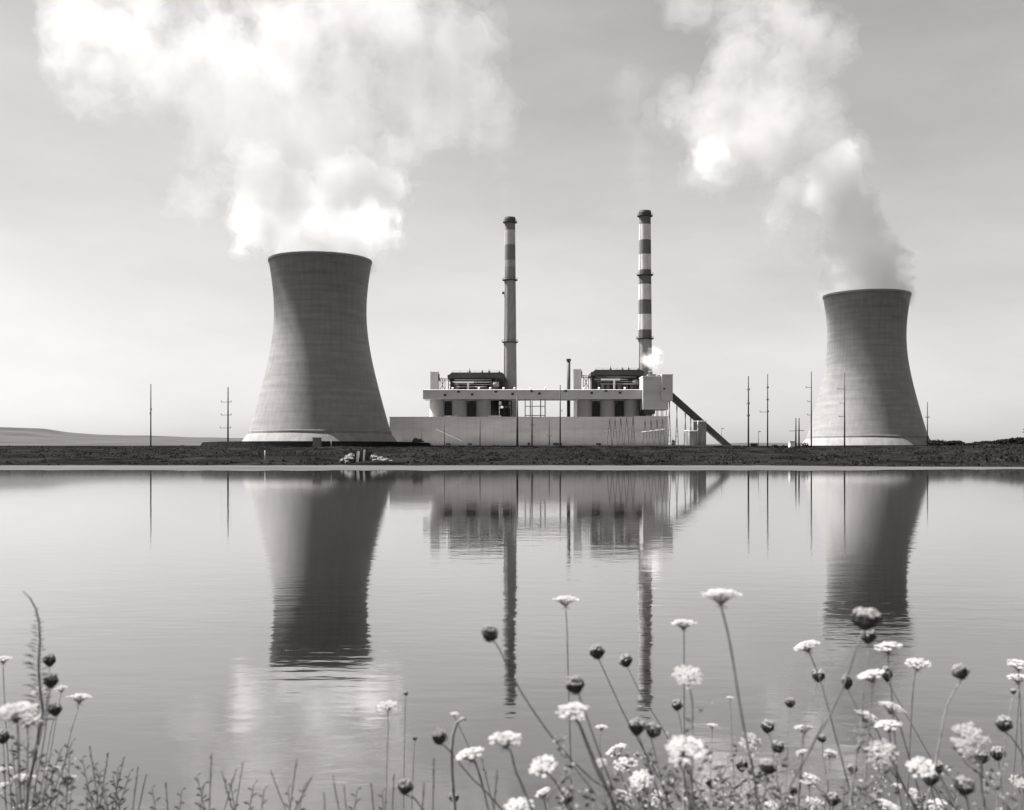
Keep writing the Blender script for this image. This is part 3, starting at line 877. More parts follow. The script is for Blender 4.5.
def rock_mesh(seed, r):
    rr = np.random.default_rng(seed)
    b = MB()
    n, m = 9, 6
    pr = []
    for i in range(m + 1):
        a = math.pi * i / m
        pr.append((max(.02, math.sin(a)), -math.cos(a) * .7))
    b.revolve([(q * r, z * r) for q, z in pr], n, smooth=False)
    jit = {}
    nv = []
    for x, y, z in b.v:
        key = (round(x, 3), round(y, 3), round(z, 3))
        if key not in jit: jit[key] = (rr.uniform(.75, 1.2), rr.uniform(.75, 1.2), rr.uniform(.8, 1.2))
        q = jit[key]; nv.append((x * q[0], y * q[1], z * q[2]))
    b.v = nv
    return b


rocks = [(343, 461, .9, 'leftmost pale boulder at the foot of the outfall'), (347, 462.2, .6, 'small pale boulder before the left wing of the outfall'), (375, 461, .8, 'pale boulder before the right wing of the outfall'),
         (386, 460.5, .9, 'pale boulder just right of the outfall'), (391, 461.5, .6, 'rightmost small pale boulder beyond the outfall')]
rr_ = random.Random(4)
for k in range(13):
    q = rr_.random()
    rocks.append((341 + 11 * q, 461 - 6.5 * q * rr_.uniform(.3, 1), rr_.uniform(.5, 1.0), 'pale boulder in the rubble left of the outfall posts'))
for k in range(13):
    q = rr_.random()
    rocks.append((372 + 13 * q, 461 - 6.5 * (1 - q) * rr_.uniform(.3, 1), rr_.uniform(.5, 1.0), 'pale boulder in the rubble right of the outfall posts'))
for i, (px, py, r, lab) in enumerate(rocks):
    o = rock_mesh(50 + i, r).build('boulder', M['rock'])
    o.location = P(px, py, 279 + (461 - py) * 1.5)
    tag(o, lab, 'boulder', 'boulders at the outfall')

# thin marker posts on the bank
for px, y0, y1, lab in ((265, 462, 450.5, 'thin pale marker post low on the bank, left of the outfall'), (331.2, 447, 440, 'short pale marker post before the dike of the larger tower')):
    d = 276 if px < 300 else 608
    b = MB(); b.tube([P(px, y0 + 1, d), P(px, y1, d)], .35 * S(d) * 1.2, n=6); tag(b.build('marker_post', M['silo']), lab, 'post')


# ------------------------------------------------------------------ trees and scrub
def leaf_cloud(b, n, centres, size, r):
    cs = np.array([c[:3] for c in centres]); rs = np.array([c[3:6] for c in centres])
    idx = r.integers(0, len(cs), n)
    u = r.normal(size=(n, 3)); u /= np.linalg.norm(u, axis=1)[:, None]
    p = cs[idx] + u * rs[idx] * (r.uniform(.55, 1.05, (n, 1)))
    for q in p:
        a = r.normal(size=3); a /= np.linalg.norm(a); c = np.cross(a, r.normal(size=3)); c /= np.linalg.norm(c) + 1e-9
        s = size * r.uniform(.6, 1.3)
        v = [tuple(q + a * s), tuple(q + c * s * .6), tuple(q - a * s), tuple(q - c * s * .6)]
        b.add(v, [(0, 1, 2, 3)])


def tree(cx, d, zbase, h, w, label, seed):
    r = np.random.default_rng(seed)
    x = X(cx, d)
    t = thing('tree', label, 'tree', (x, d, zbase), 'trees on the bank right of the farther tower')
    b = MB(); b.tube([(x, d, zbase - .4), (x + r.uniform(-.3, .3), d, zbase + h * .4), (x + r.uniform(-.5, .5), d, zbase + h * .75)], .3, .1, n=7)
    for k in range(4):
        a = r.uniform(0, 6.28)
        b.tube([(x, d, zbase + h * .35), (x + math.cos(a) * w * .3, d + math.sin(a) * w * .3, zbase + h * r.uniform(.55, .8))], .12, .05, n=5)
    b.build('trunk', M['trunk'], t)
    b = MB()
    cen = []
    for k in range(12):
        a = r.uniform(0, 6.28); q = r.uniform(0, .36) * w
        s = r.uniform(.17, .3)
        cen.append((x + math.cos(a) * q, d + math.sin(a) * q, zbase + h * r.uniform(.16, .8), w * s * 1.15, w * s * 1.15, h * s * .8))
    leaf_cloud(b, 900, cen, .5, r)
    b.build('crown', M['crown'], t)
    return t


def ground_at(px, d):
    """height of the far ground under (px, d)"""
    ys = float(np.interp(px, COLS, YS))
    if d >= 640: return float(np.interp(d, [640, 700, 780], [float(bank_z(np.float64(px), 1.0, 640)), 9.7, 9.9]))
    return float(bank_z(np.float64(px), (d - ys) / (640 - ys), d))


TREES = [(934, 700, 439.5, 9, 'leftmost rounded tree right of the farther tower'), (942, 705, 438.6, 10, 'second tree of the clump right of the farther tower'), (950, 702, 438.8, 10, 'third tree of the clump, mid height, right of the farther tower'),
         (957.5, 700, 440.4, 8, 'last low tree of the clump right of the shorter pole'), (969, 640, 443, 8, 'low tree in the dip between the two clumps'), (979, 640, 441.8, 9, 'low spreading tree right of the dip'),
         (988, 630, 440.6, 9, 'tree midway along the dark wood edge'), (996, 620, 440, 9, 'tree beside the rising wood at the right'), (1004, 610, 439, 9, 'tree before the tallest wood, third from the right edge'),
         (1012, 600, 437.4, 10, 'tall tree second from the right edge of the photo'), (1021, 600, 436.8, 11, 'tallest tree at the right edge of the photo')]
for i, (px, d, yt, w, lab) in enumerate(TREES):
    zb_ = ground_at(px, d) - .3
    tree(px, d, zb_, Z(yt, d) - zb_, w * S(d) * 1.7, lab, 200 + i)
for k in range(6):
    px = 1032 + k * 10; d = 598
    zb_ = ground_at(px, d)
    tree(px, d, zb_, 9.5 + (k % 3), 7, 'tree of the dark wood beyond the right edge', 300 + k)

for i, (px, d, w, hh, lab) in enumerate([(806, 640, 12, 3.2, 'dark round bush beside the twin pole'), (775, 640, 9, 1.6, 'low dark bush at the foot of the greyer pole'), (785, 640, 8, 1.5, 'low dark bush left of the white hut'),
                                         (664.5 + 9, 728, 4, 5, 'dark bush at the right corner of the hall'), (242, 650, 10, 2.4, 'low dark bush just left of the larger tower foot'), (232, 650, 8, 2.6, 'low dark bush at the foot of the three-armed pole')]):
    r = np.random.default_rng(400 + i)
    x = X(px, d); z = ground_at(px, d)
    b = MB(); ws = w * S(d) / 2
    leaf_cloud(b, 300, [(x + r.uniform(-.5, .5) * ws, d + r.uniform(-.5, .5) * ws, z + hh * r.uniform(.3, .6), ws * .55, ws * .5, hh * .5) for _ in range(6)], .35, r)
    tag(b.build('bush', M['crown']), lab, 'bush', 'dark bushes along the top of the bank')

# low scrub that mottles the bank (nobody could count it)
r = np.random.default_rng(77)
b = MB()
for k in range(2600):
    px = r.uniform(-120, 1150)
    ys = float(np.interp(px, COLS, YS))
    t_ = r.uniform(0.0, 1) ** 1.3
    d = ys + 2 + (636 - ys) * t_
    if r.random() < .35 and px < 930: continue
    if 334 < px < 398 and d < 300: continue
    sz = r.uniform(.3, .9) * (1.6 if px > 955 and r.random() < .5 else 1)
    x = X(px, d); z = ground_at(px, d)
    leaf_cloud(b, 10, [(x, d, z + sz * .25, sz * 1.7, sz * 1.4, sz * .5)], .4, r)
for k in range(420):
    px = r.uniform(-120, 1150)
    ys = float(np.interp(px, COLS, YS))
    d = ys + 6 + (630 - ys) * r.uniform(0, 1)
    if 334 < px < 398 and d < 300: continue
    sz = r.uniform(.8, 1.7) * (1.5 if px > 955 else 1)
    x = X(px, d); z = ground_at(px, d)
    leaf_cloud(b, 40, [(x + r.normal() * sz, d + r.normal() * sz, z + sz * .25, sz * 1.6, sz * 1.4, sz * .5) for _ in range(3)], .5, r)
tag(b.build('bank_scrub', M['scrub']), kind='stuff')


# ------------------------------------------------------------------ steam
def lattice(shape, cell, r):
    """smooth random field on the voxel grid, cell given in voxels per lattice step"""
    mats = []
    dims = []
    for n in shape:
        m = int(n / cell) + 3
        x = np.arange(n) / cell
        i = np.floor(x).astype(int); f = x - i; f = f * f * f * (f * (f * 6 - 15) + 10)
        A = np.zeros((n, m), np.float32); A[np.arange(n), i] = 1 - f; A[np.arange(n), i + 1] += f
        mats.append(A); dims.append(m)
    g = r.uniform(-1, 1, dims).astype(np.float32)
    g = np.tensordot(mats[0], g, (1, 0))
    g = np.tensordot(g, mats[1], (1, 1)).transpose(0, 2, 1)
    g = np.tensordot(g, mats[2], (2, 1))
    return g


def surface_nets(G, iso, org, vx):
    G = (G - iso).astype(np.float32)
    G[0], G[-1] = 1, 1; G[:, 0], G[:, -1] = 1, 1; G[:, :, 0], G[:, :, -1] = 1, 1
    ins = G < 0
    n = np.array(G.shape) - 1
    cor = [(i, j, k) for i in (0, 1) for j in (0, 1) for k in (0, 1)]

    def sl(A, c): return A[c[0]:c[0] + n[0], c[1]:c[1] + n[1], c[2]:c[2] + n[2]]
    cnt = sum(sl(ins, c).astype(np.int8) for c in cor)
    act = (cnt > 0) & (cnt < 8)
    ids = np.argwhere(act)
    num = np.zeros(len(ids), np.float32); acc = np.zeros((len(ids), 3), np.float32)
    val = {c: sl(G, c)[act] for c in cor}
    for c in cor:
        for ax in range(3):
            if c[ax] == 0:
                e = list(c); e[ax] = 1; e = tuple(e)
                a, b_ = val[c], val[e]
                cr = (a < 0) != (b_ < 0)
                t = np.where(cr, a / np.where(cr, a - b_, 1), 0)
                p = np.array(c, np.float32)[None] + np.zeros((len(ids), 3), np.float32)
                p[:, ax] += t
                acc += p * cr[:, None]; num += cr
    verts = (ids + acc / num[:, None]) * vx + org
    index = -np.ones(act.shape, np.int64); index[act] = np.arange(len(ids))
    quads = []
    for ax in range(3):
        a1, a2 = (ax + 1) % 3, (ax + 2) % 3
        s0 = [slice(1, -1)] * 3; s0[ax] = slice(0, -1)
        s1 = [slice(1, -1)] * 3; s1[ax] = slice(1, None)
        A, B = ins[tuple(s0)], ins[tuple(s1)]
        for flip, mask in ((False, A & ~B), (True, ~A & B)):
            p = np.argwhere(mask)
            p = p + np.array([1 if q != ax else 0 for q in range(3)])
            o1 = np.zeros(3, int); o1[a1] = 1
            o2 = np.zeros(3, int); o2[a2] = 1
            q = [index[tuple((p - o1 - o2).T)], index[tuple((p - o2).T)], index[tuple(p.T)], index[tuple((p - o1).T)]]
            q = np.stack(q if not flip else q[::-1], 1)
            quads.append(q)
    return verts, np.concatenate(quads)


def mesh_obj(name, verts, quads, m, parent):
    ox, oy, oz = ORG[parent.name]
    me = bpy.data.meshes.new(name)
    v = verts - np.array([ox, oy, oz])
    me.vertices.add(len(v)); me.vertices.foreach_set('co', v.astype(np.float32).ravel())
    me.loops.add(len(quads) * 4); me.loops.foreach_set('vertex_index', quads.astype(np.int32).ravel())
    me.polygons.add(len(quads)); me.polygons.foreach_set('loop_start', np.arange(0, len(quads) * 4, 4, dtype=np.int32))
    me.update(calc_edges=True); me.validate()
    me.materials.append(m)
    o = bpy.data.objects.new(name, me); COL.objects.link(o); o.parent = parent
    ORG[o.name] = ORG[parent.name]
    return o


def mat_steam(name, dens, alb, g=0.72):
    m, nt, out = newmat(name)
    N = nt.nodes
    sc = N.new('ShaderNodeVolumeScatter'); sc.inputs['Color'].default_value = (1, .99, .98, 1); sc.inputs['Density'].default_value = dens * alb; sc.inputs['Anisotropy'].default_value = g
    ab = N.new('ShaderNodeVolumeAbsorption'); ab.inputs['Color'].default_value = (0, 0, 0, 1); ab.inputs['Density'].default_value = dens * (1 - alb)
    ad = N.new('ShaderNodeAddShader')
    link(nt, sc, 0, ad, 0); link(nt, ab, 0, ad, 1); link(nt, ad, 0, out, 'Volume')
    try: m.cycles.homogeneous_volume = True
    except Exception: pass
    return m


def field(puffs, d, vx, pad, noise, r, squash, sub=7):
    """signed distance in metres to a heap of puffs, roughened by billows, on a voxel grid"""
    k = S(d)
    c = [(X(p[0], d), d + (p[3] if len(p) > 3 else 0) * k, Z(p[1], d), p[2] * k) for p in puffs]
    for (x, y, z, rr) in list(c):
        for _ in range(sub):
            u = r.normal(size=3); u /= np.linalg.norm(u); u[1] *= squash
            c.append((x + u[0] * rr * .86, y + u[1] * rr * .86, z + u[2] * rr * .86, rr * r.uniform(.22, .48)))
    c = np.array(c, np.float32)
    lo = (c[:, :3] - c[:, 3:]).min(0) - pad; hi = (c[:, :3] + c[:, 3:]).max(0) + pad
    n = np.ceil((hi - lo) / vx).astype(int) + 1
    ax = [lo[i] + np.arange(n[i], dtype=np.float32) * vx for i in range(3)]
    Fd = np.full(n, 1e3, np.float32)
    for (x, y, z, rr) in c:
        m = rr + pad + 8
        s = [slice(max(0, int((q - m - lo[i]) / vx)), int((q + m - lo[i]) / vx) + 2) for i, q in enumerate((x, y, z))]
        dx = (ax[0][s[0]] - x)[:, None, None]; dy = ((ax[1][s[1]] - y) / squash)[None, :, None]; dz = (ax[2][s[2]] - z)[None, None, :]
        Fd[s[0], s[1], s[2]] = np.minimum(Fd[s[0], s[1], s[2]], np.sqrt(dx * dx + dy * dy + dz * dz) - rr)
    amp, size, octs = noise
    for o in range(octs):
        cell = size / vx / (2 ** o)
        if cell < 1.6: break
        L = lattice(n, cell, r)
        if o == 0: Fd += amp * L
        else: Fd += amp * (.62 ** o) * (np.abs(L) * 2.2 - .7)      # billows
    return Fd, lo


def plume(name, label, cat, layers, d, vx, seed, group=None, squash=0.8):
    """layers: (puffs, noise (amplitude m, size m, octaves), shells (part name, iso metres, density, albedo))"""
    r = np.random.default_rng(seed)
    p0 = layers[0][0][0]
    t = thing(name, label, cat, (X(p0[0], d), d, Z(p0[1], d)), group)
    for puffs, noise, shells in layers:
        pad = noise[0] * 1.6 + max(q[1] for q in shells) + 3 * vx
        Fd, lo = field(puffs, d, vx, pad, noise, r, squash)
        for pn, iso, dens, alb in shells:
            v, q = surface_nets(Fd.copy(), iso, lo, vx)
            if len(q) >= 8:
                mesh_obj(pn, v, q, mat_steam('steam_' + pn, dens, alb, GPH), t)
    return t


GPH, ALB, ALBU = 0.45, 0.975, 0.77
LEFT = [(320, 246, 43, 0), (285, 246, 13, 0), (356, 246, 13, 0), (320, 252, 44, 0), (320, 244, 26, -24), (290, 234, 20, -10), (348, 234, 20, -10), (318, 226, 24, -20), (300, 243, 34, 0), (343, 243, 34, 0), (320, 228, 40, 0), (262, 228, 26, 0), (272, 232, 22, -30), (246, 238, 17, -8), (250, 216, 24, 0), (262, 240, 15, -16), (268, 214, 24, -26), (243, 250, 9, -18), (282, 222, 28, 0),
        (370, 222, 25, 4), (384, 208, 20, 8), (358, 234, 20, 0), (387, 196, 15, 8), (300, 205, 36, 10), (345, 196, 36, 10), (270, 190, 36, 16), (320, 165, 42, 14), (365, 170, 32, 10),
        (240, 165, 30, 18), (212, 178, 22, 16), (220, 142, 36, 14), (270, 135, 44, 14), (330, 122, 44, 8), (373, 130, 32, 4), (393, 102, 30, 0), (350, 82, 44, 0), (300, 82, 42, 0),
        (250, 97, 42, 4), (205, 100, 36, 0), (168, 92, 34, -6), (150, 62, 40, -10), (112, 76, 30, -14), (86, 62, 24, -14), (76, 45, 20, -14), (120, 46, 34, -12), (106, 104, 18, -12),
        (120, 116, 12, -12), (190, 66, 32, -8), (232, 62, 30, -4), (160, 30, 26, -10), (115, 22, 26, -12), (199, 202, 18, 14), (189, 205.5, 13, 14), (300, 42, 38, -4), (352, 34, 38, -4), (400, 60, 30, -4)]
LEFT = [(a, b_, c_, e if b_ > 208 else (-28 if a + .634 * (350 - b_) - 1.1 * c_ < 276 or a + .634 * (350 - b_) > 326 else (200 - b_) * .22 + 8)) for a, b_, c_, e in LEFT]
LEFT_VEIL = [(420, 70, 40, -20), (455, 40, 40, -20), (482, 30, 28, -20), (425, 112, 28, -10), (402, 150, 24, 0), (468, 82, 26, -10), (275, 6, 36, -40), (330, 0, 42, -30), (390, 10, 44, -20), (440, -20, 46, -20), (330, -40, 60, -30),
             (215, 24, 22, -50), (160, 8, 30, -50), (100, 30, 28, -50), (490, 112, 10, 0), (494, 140, 8, 0), (398, 186, 16, 4), (140, -15, 36, -50), (400, -40, 60, -20)]
LOW = [p for p in LEFT if p[1] > 188 and p[0] > 205]
UP = [p for p in LEFT if p[1] < 206]
plume('steam_plume', 'broad billowing white steam plume drifting left from the larger tower', 'steam',
      [(LOW, (5.5, 22, 5), (('low_haze', 2.5, .010, ALB), ('low_billows', -.8, .040, ALB), ('low_core', -7, .04, ALB))),
       (UP, (8, 30, 5), (('soft_edge', 3.5, .005, ALBU), ('upper_cloud', -1.5, .008, ALBU), ('upper_core', -9, .010, ALBU)))], D1, 1.7, 21, 'steam plumes from the cooling towers')
plume('steam_veil', 'thin pale veil of steam spread above and right of the broad plume', 'steam',
      [(LEFT_VEIL, (13, 40, 4), (('outer_veil', 3.0, .004, ALB), ('inner_veil', -6.0, .005, ALB)))], D1, 3.0, 22, 'thin steam veils')
RIGHT = [(866, 282, 38, 0), (836, 281, 11, 0), (836, 270, 12, 0), (842, 258, 14, 0), (838, 246, 13, 0), (895, 281, 11, 0), (893, 270, 11, 0), (889, 258, 12, 0), (882, 244, 12, 0), (866, 290, 38, 0), (866, 276, 24, -22), (862, 262, 24, -22), (864, 268, 37, 0), (861, 252, 36, 2), (855, 235, 34, 4), (848, 216, 33, 6), (842, 196, 32, 8), (838, 176, 30, 8), (845, 152, 24, 8), (854, 136, 13, 8), (834, 140, 26, 8),
         (805, 150, 32, 6), (772, 142, 40, 4), (742, 135, 42, 2), (722, 158, 27, 0), (706, 170, 18, 0), (700, 178, 11, 0), (692, 142, 26, 0), (676, 127, 17, 0), (664, 119, 11, 0), (730, 106, 30, 0),
         (716, 88, 20, 0), (762, 108, 32, 0), (792, 116, 26, 0), (808, 92, 20, 0), (824, 55, 22, 0), (834, 66, 13, 0), (802, 45, 26, 0), (818, 78, 16, 0), (776, 36, 22, 0), (748, 48, 26, 0), (764, 20, 20, 0), (736, 66, 20, 0), (790, 70, 20, 0)]
RIGHT = [(a, b_, c_, e if a > 825 else (-32 if a + .634 * (350 - b_) - c_ < 815 or a > 762 else 18)) for a, b_, c_, e in RIGHT] + [(788, 212, 16, 14), (800, 190, 18, 12)]
RIGHT_VEIL = [(795, 205, 26, 4), (808, 235, 20, 2), (785, 190, 24, 4), (780, 225, 14, 2), (655, 118, 16, 0), (700, 12, 20, 0), (684, 2, 24, 0), (740, 20, 30, 0), (720, 60, 24, 0), (770, 75, 30, 0), (680, 90, 16, 0), (840, 40, 14, 0), (790, 10, 24, 0), (820, 110, 20, 0)]
LOW = [p for p in RIGHT if p[1] > 168]
UP = [p for p in RIGHT if p[1] < 206]
plume('steam_plume', 'white steam column rising from the farther tower, bending left into a bright mass', 'steam',
      [(LOW, (6.5, 20, 5), (('low_haze', 2.0, .010, ALB), ('low_billows', -.8, .040, ALB), ('low_core', -7, .04, ALB))),
       (UP, (7, 26, 5), (('soft_edge', 3.5, .006, ALBU), ('upper_cloud', -1.5, .009, ALBU), ('upper_core', -8, .010, ALBU)))], D2, 1.9, 31, 'steam plumes from the cooling towers')
plume('steam_veil', 'thin pale veil of steam hanging about the bent column', 'steam',
      [(RIGHT_VEIL, (10, 30, 4), (('outer_veil', 3.0, .003, ALB), ('inner_veil', -5.0, .005, ALB)))], D2, 3.0, 32, 'thin steam veils')
plume('steam_puff', 'small white puff of steam on the roof of the transfer house', 'steam',
      [([(652, 366, 4, 0), (651, 360, 7, 0), (655, 356, 6, 0), (657, 353, 5, 0), (647, 359, 5, 0), (652, 371, 2.2, 0), (658, 361, 4, 0)], (1.8, 6, 3), (('soft_edge', 1.2, .07, .95), ('body', -.4, .2, .9)))], 745, .55, 41)
for cx, rows, lab in ((507, [(505, 208, 4), (504, 190, 6), (502, 168, 8), (501, 145, 10), (500, 120, 11), (499, 95, 12), (497, 70, 13)], 'faint smoke wisp above the plainer chimney'),
                      (645, [(644, 202, 4), (642, 186, 6), (640, 168, 8), (638, 150, 10), (636, 130, 12), (634, 108, 14), (630, 85, 16)], 'faint smoke wisp above the striped chimney')):
    plume('smoke_wisp', lab, 'smoke', [([p + (0,) for p in rows], (5, 20, 3), (('wisp', 2.0, .0015, .95), ('inner_wisp', -2.0, .002, .95)))], DC, 2.2, int(cx), 'smoke wisps of the chimneys')

# ------------------------------------------------------------------ flowers on the near bank
def umbel_meshes(seed):
    """open head of unit radius: white florets and the green rays beneath; stem joins at (0,0,-.62)"""
    r = np.random.default_rng(seed)
    fl, ry = MB(), MB()
    n = 34
    for i in range(n):
        q = math.sqrt((i + .4) / n); a = i * 2.39996 + r.uniform(-.25, .25)
        q *= r.uniform(.9, 1.08)
        cx, cy = q * .86 * math.cos(a), q * .86 * math.sin(a)
        cz = .10 - .20 * q * q + r.uniform(-.05, .05)
        ur = .155 * r.uniform(.75, 1.2)
        for k in range(9):
            qq = math.sqrt((k + .3) / 9) * ur; aa = k * 2.4 + r.uniform(0, 1)
            px, py, pz = cx + qq * math.cos(aa), cy + qq * math.sin(aa), cz + r.uniform(-.02, .035) - qq * .18
            s = ur * r.uniform(.3, .46)
            # a floret: five-cornered cup of petals
            tx, ty = r.uniform(-.35, .35, 2)
            v = [(px, py, pz - s * .35)]
            for m in range(5):
                b_ = 2 * math.pi * m / 5 + r.uniform(-.3, .3)
                dx, dy = s * math.cos(b_), s * math.sin(b_)
                v.append((px + dx, py + dy, pz + s * .25 + tx * dx + ty * dy))
            fl.add(v, [(0, 1, 2), (0, 2, 3), (0, 3, 4), (0, 4, 5), (0, 5, 1)])
        ry.tube([(0, 0, -.62), (cx * .55, cy * .55, -.30), (cx * .95, cy * .95, cz - .05)], .02, .012, n=3)
    for k in range(9):
        a = k * 6.283 / 9
        ry.tube([(0, 0, -.6), (.2 * math.cos(a), .2 * math.sin(a), -.66), (.34 * math.cos(a), .34 * math.sin(a), -.8)], .018, .006, n=3)
    return fl, ry


def nest_meshes(seed):
    """closed head of unit radius: dark cup of in-curled rays and pale buds on top; stem joins at (0,0,-1)"""
    r = np.random.default_rng(seed)
    cup, bud = MB(), MB()
    n = 40
    for i in range(n):
        a = i * 2.39996; q = math.sqrt((i + .5) / n)
        R_ = (.35 + .62 * q) * r.uniform(.74, 1.2); top = .55 - .45 * q * q + r.uniform(-.22, .22)
        ca, sa = math.cos(a), math.sin(a)
        cup.tube([(0, 0, -1), (R_ * .55 * ca, R_ * .55 * sa, -.72), (R_ * ca, R_ * sa, -.25), (R_ * .95 * ca, R_ * .95 * sa, top * .4), (R_ * .72 * ca, R_ * .72 * sa, top)], .075, .055, n=4)
        px, py, pz = R_ * .72 * ca, R_ * .72 * sa, top
        for k in range(11):
            u = r.normal(size=3); u /= np.linalg.norm(u); u[2] = abs(u[2])
            s = .1 * r.uniform(.6, 1.2)
            cpt = np.array([px, py, pz]) + u * .17
            v = [tuple(cpt + np.array(e) * s) for e in ((1, 0, 0), (0, 1, 0), (-1, 0, 0), (0, -1, 0), (0, 0, 1.2), (0, 0, -1))]
            bud.add(v, [(0, 1, 4), (1, 2, 4), (2, 3, 4), (3, 0, 4), (1, 0, 5), (2, 1, 5), (3, 2, 5), (0, 3, 5)])
    # the dark closed inside
    cup.revolve([(.1, -.95), (.42, -.68), (.6, -.25), (.5, .1), (.25, .2)], 14)
    for k in range(8):
        a = k * 6.283 / 8
        cup.tube([(0, 0, -1), (.4 * math.cos(a), .4 * math.sin(a), -1.02), (.75 * math.cos(a), .75 * math.sin(a), -.86)], .03, .01, n=3)
    return cup, bud


ORG['none'] = (0, 0, 0)
OPEN, NEST = [], []
for s in range(4):
    fl, ry = umbel_meshes(s); OPEN.append((fl, ry))
    cu, bu = nest_meshes(40 + s); NEST.append((cu, bu))
MESH = {}


def shared(name, mb, m):
    me = bpy.data.meshes.new(name); me.from_pydata(mb.v, [], mb.f); me.update(); me.materials.append(m)
    return me


OPENM = [(shared('florets', a, M['petal']), shared('rays', b_, M['stem'])) for a, b_ in OPEN]
NESTM = [(shared('buds', b_, M['bud']), shared('seed_cup', a, M['cup'])) for a, b_ in NEST]
from mathutils import Matrix, Vector, Euler

GROUP_O = 'open white umbels on the near bank'
GROUP_N = 'closed umbels on the near bank'
NF = [0]


def flower(kind, px, py, w, label, stem=(), tilt=0, face=0, tall=1.0, pale=False, d=None):
    """one flower: head of picture width w at (px, py), stem through the given picture points down to the bank"""
    NF[0] += 1
    i = NF[0]
    rr = random.Random(i * 13)
    size = .072 if kind == 'O' else .040
    if d is None:
        d = max(1.9, min(3.25, size * F / w * rr.uniform(.92, 1.08)))
    k = d / F
    rad = w * .5 * k / (1.0 if kind == 'O' else 1.02)
    head = Vector(P(px, py, d))
    rot = Euler((R(face), R(-tilt), 0)).to_matrix().to_4x4() @ Matrix.Rotation(rr.uniform(0, 6.28), 4, 'Z')
    joint = head + (rot @ Vector((0, 0, -.6 if kind == 'O' else -.98 * tall))) * rad
    pts = [joint] + [Vector(P(a, b_, d + rr.uniform(-.01, .01))) for a, b_ in stem]
    if not stem:
        pts.append(Vector(P(px + rr.uniform(-4, 4), max(py + 30, 790), d)))
    dirv = pts[-1] - pts[-2]
    zg = near_z(d) - .02
    q = pts[-1]
    rem = q.z - zg
    slope = max(-.9, min(.9, dirv.x / max(abs(dirv.z), 1e-3)))
    e = Vector((q.x + slope * rem * .62, q.y, zg))
    mid = Vector((q.x + slope * rem * .45, q.y, q.z - rem * .5))
    pts += [mid, e]
    # smooth the stem
    cat = []
    ext = [pts[0] + (pts[0] - pts[1]) * .3] + pts + [pts[-1] + (pts[-1] - pts[-2])]
    for j in range(1, len(ext) - 2):
        p0, p1, p2, p3 = ext[j - 1:j + 3]
        for s in range(5):
            t = s / 5
            cat.append(.5 * ((2 * p1) + (p2 - p0) * t + (2 * p0 - 5 * p1 + 4 * p2 - p3) * t * t + (3 * p1 - p0 - 3 * p2 + p3) * t ** 3))
    cat.append(pts[-1])
    nm = 'wild_carrot_flower' if kind == 'O' else 'closed_wild_carrot'
    t = thing(nm, label, 'flower', tuple(e), GROUP_O if kind == 'O' else GROUP_N)
    thick = (.0012 if w < 16 else .0017) * (1.15 if kind == 'O' and w > 34 else 1)
    b = MB(); b.tube(cat, thick * .75, thick * 1.35, n=5)
    b.build('stem', M['stem_pale'] if pale else M['stem'], t)
    me1, me2 = (OPENM if kind == 'O' else NESTM)[i % 4]
    Mx = Matrix.Translation(head - Vector(e)) @ rot @ Matrix.Diagonal((rad, rad, rad * tall, 1))
    for me, pn in ((me1, 'floret_head' if kind == 'O' else 'bud_top'), (me2, 'rays' if kind == 'O' else 'seed_cup')):
        o = bpy.data.objects.new(pn, me); COL.objects.link(o); o.parent = t; o.matrix_local = Mx
    return t


fw = flower
# --- middle
fw('N', 490.5, 633, 18, 'dark closed head beside the reflection of the plainer chimney', [(497, 645), (520, 690), (556, 742), (592, 779), (630, 808)], tilt=-20)
fw('O', 565.5, 598, 28, 'flat white umbel high over open water between the chimney reflections', [(567, 630), (568, 672), (570, 740)], face=-4)
fw('O', 683.5, 621.5, 27, 'small flat white umbel just right of the striped chimney reflection, uppermost there', [(684, 640), (684, 690)], face=-2)
fw('N', 597, 651, 16, 'closed dark head left of the striped chimney reflection, on a stem leaning right', [(601, 664), (626, 718), (652, 765), (668, 800)], tilt=12)
fw('N', 625.5, 660, 14, 'closed brownish head touching the left side of the striped chimney reflection', [(630, 672), (640, 692), (668, 738)], tilt=14)
fw('N', 575, 684, 20, 'plump closed head above a white umbel, midway between the chimney reflections', [(580, 698), (599, 752), (620, 809)], tilt=10)
fw('O', 571.5, 709, 36, 'wide white umbel under the plump closed head between the chimney reflections', [(577, 720), (596, 769), (612, 802)], tilt=6, face=14)
fw('O', 577, 716.5, 18, 'small white umbel tucked beneath the wide one between the chimney reflections', [(580, 724), (598, 768), (614, 802)], tilt=4, face=10, d=2.3)
fw('O', 687, 675, 34, 'bright white umbel tipped towards us, right of the striped chimney reflection', [(692, 700), (692, 740)], tilt=6, face=32)
fw('N', 677, 704.5, 12, 'tiny closed head right of the end of the striped chimney reflection', [(680, 720), (684, 750)])
fw('N', 637, 726, 18, 'paler of two closed heads at the end of the striped chimney reflection', [(641, 742), (652, 775), (662, 806)], tilt=-4)
fw('N', 654, 730, 16, 'darker of two closed heads at the end of the striped chimney reflection', [(652, 742), (660, 775), (668, 806)], tilt=-25)
fw('O', 686, 746, 48, 'largest double white umbel, low right of the striped chimney reflection', [(688, 765), (694, 800)], face=18)
fw('O', 680, 757, 28, 'white umbel peeping out under the largest double umbel', [(684, 775), (690, 806)], face=24, d=1.95)
fw('O', 387.5, 705, 23, 'small white umbel alone below the larger tower reflection', [(388, 730), (386, 790)], face=20, pale=True)
fw('N', 406, 693, 5, 'pinhead bud above the lone umbel below the larger tower reflection', [(405, 715), (404, 770)], d=3.2)
fw('O', 454.5, 713.5, 10, 'tiny white umbel above the pale curled stem', [(460, 728), (478, 768), (486, 800)], d=3.1, face=10)
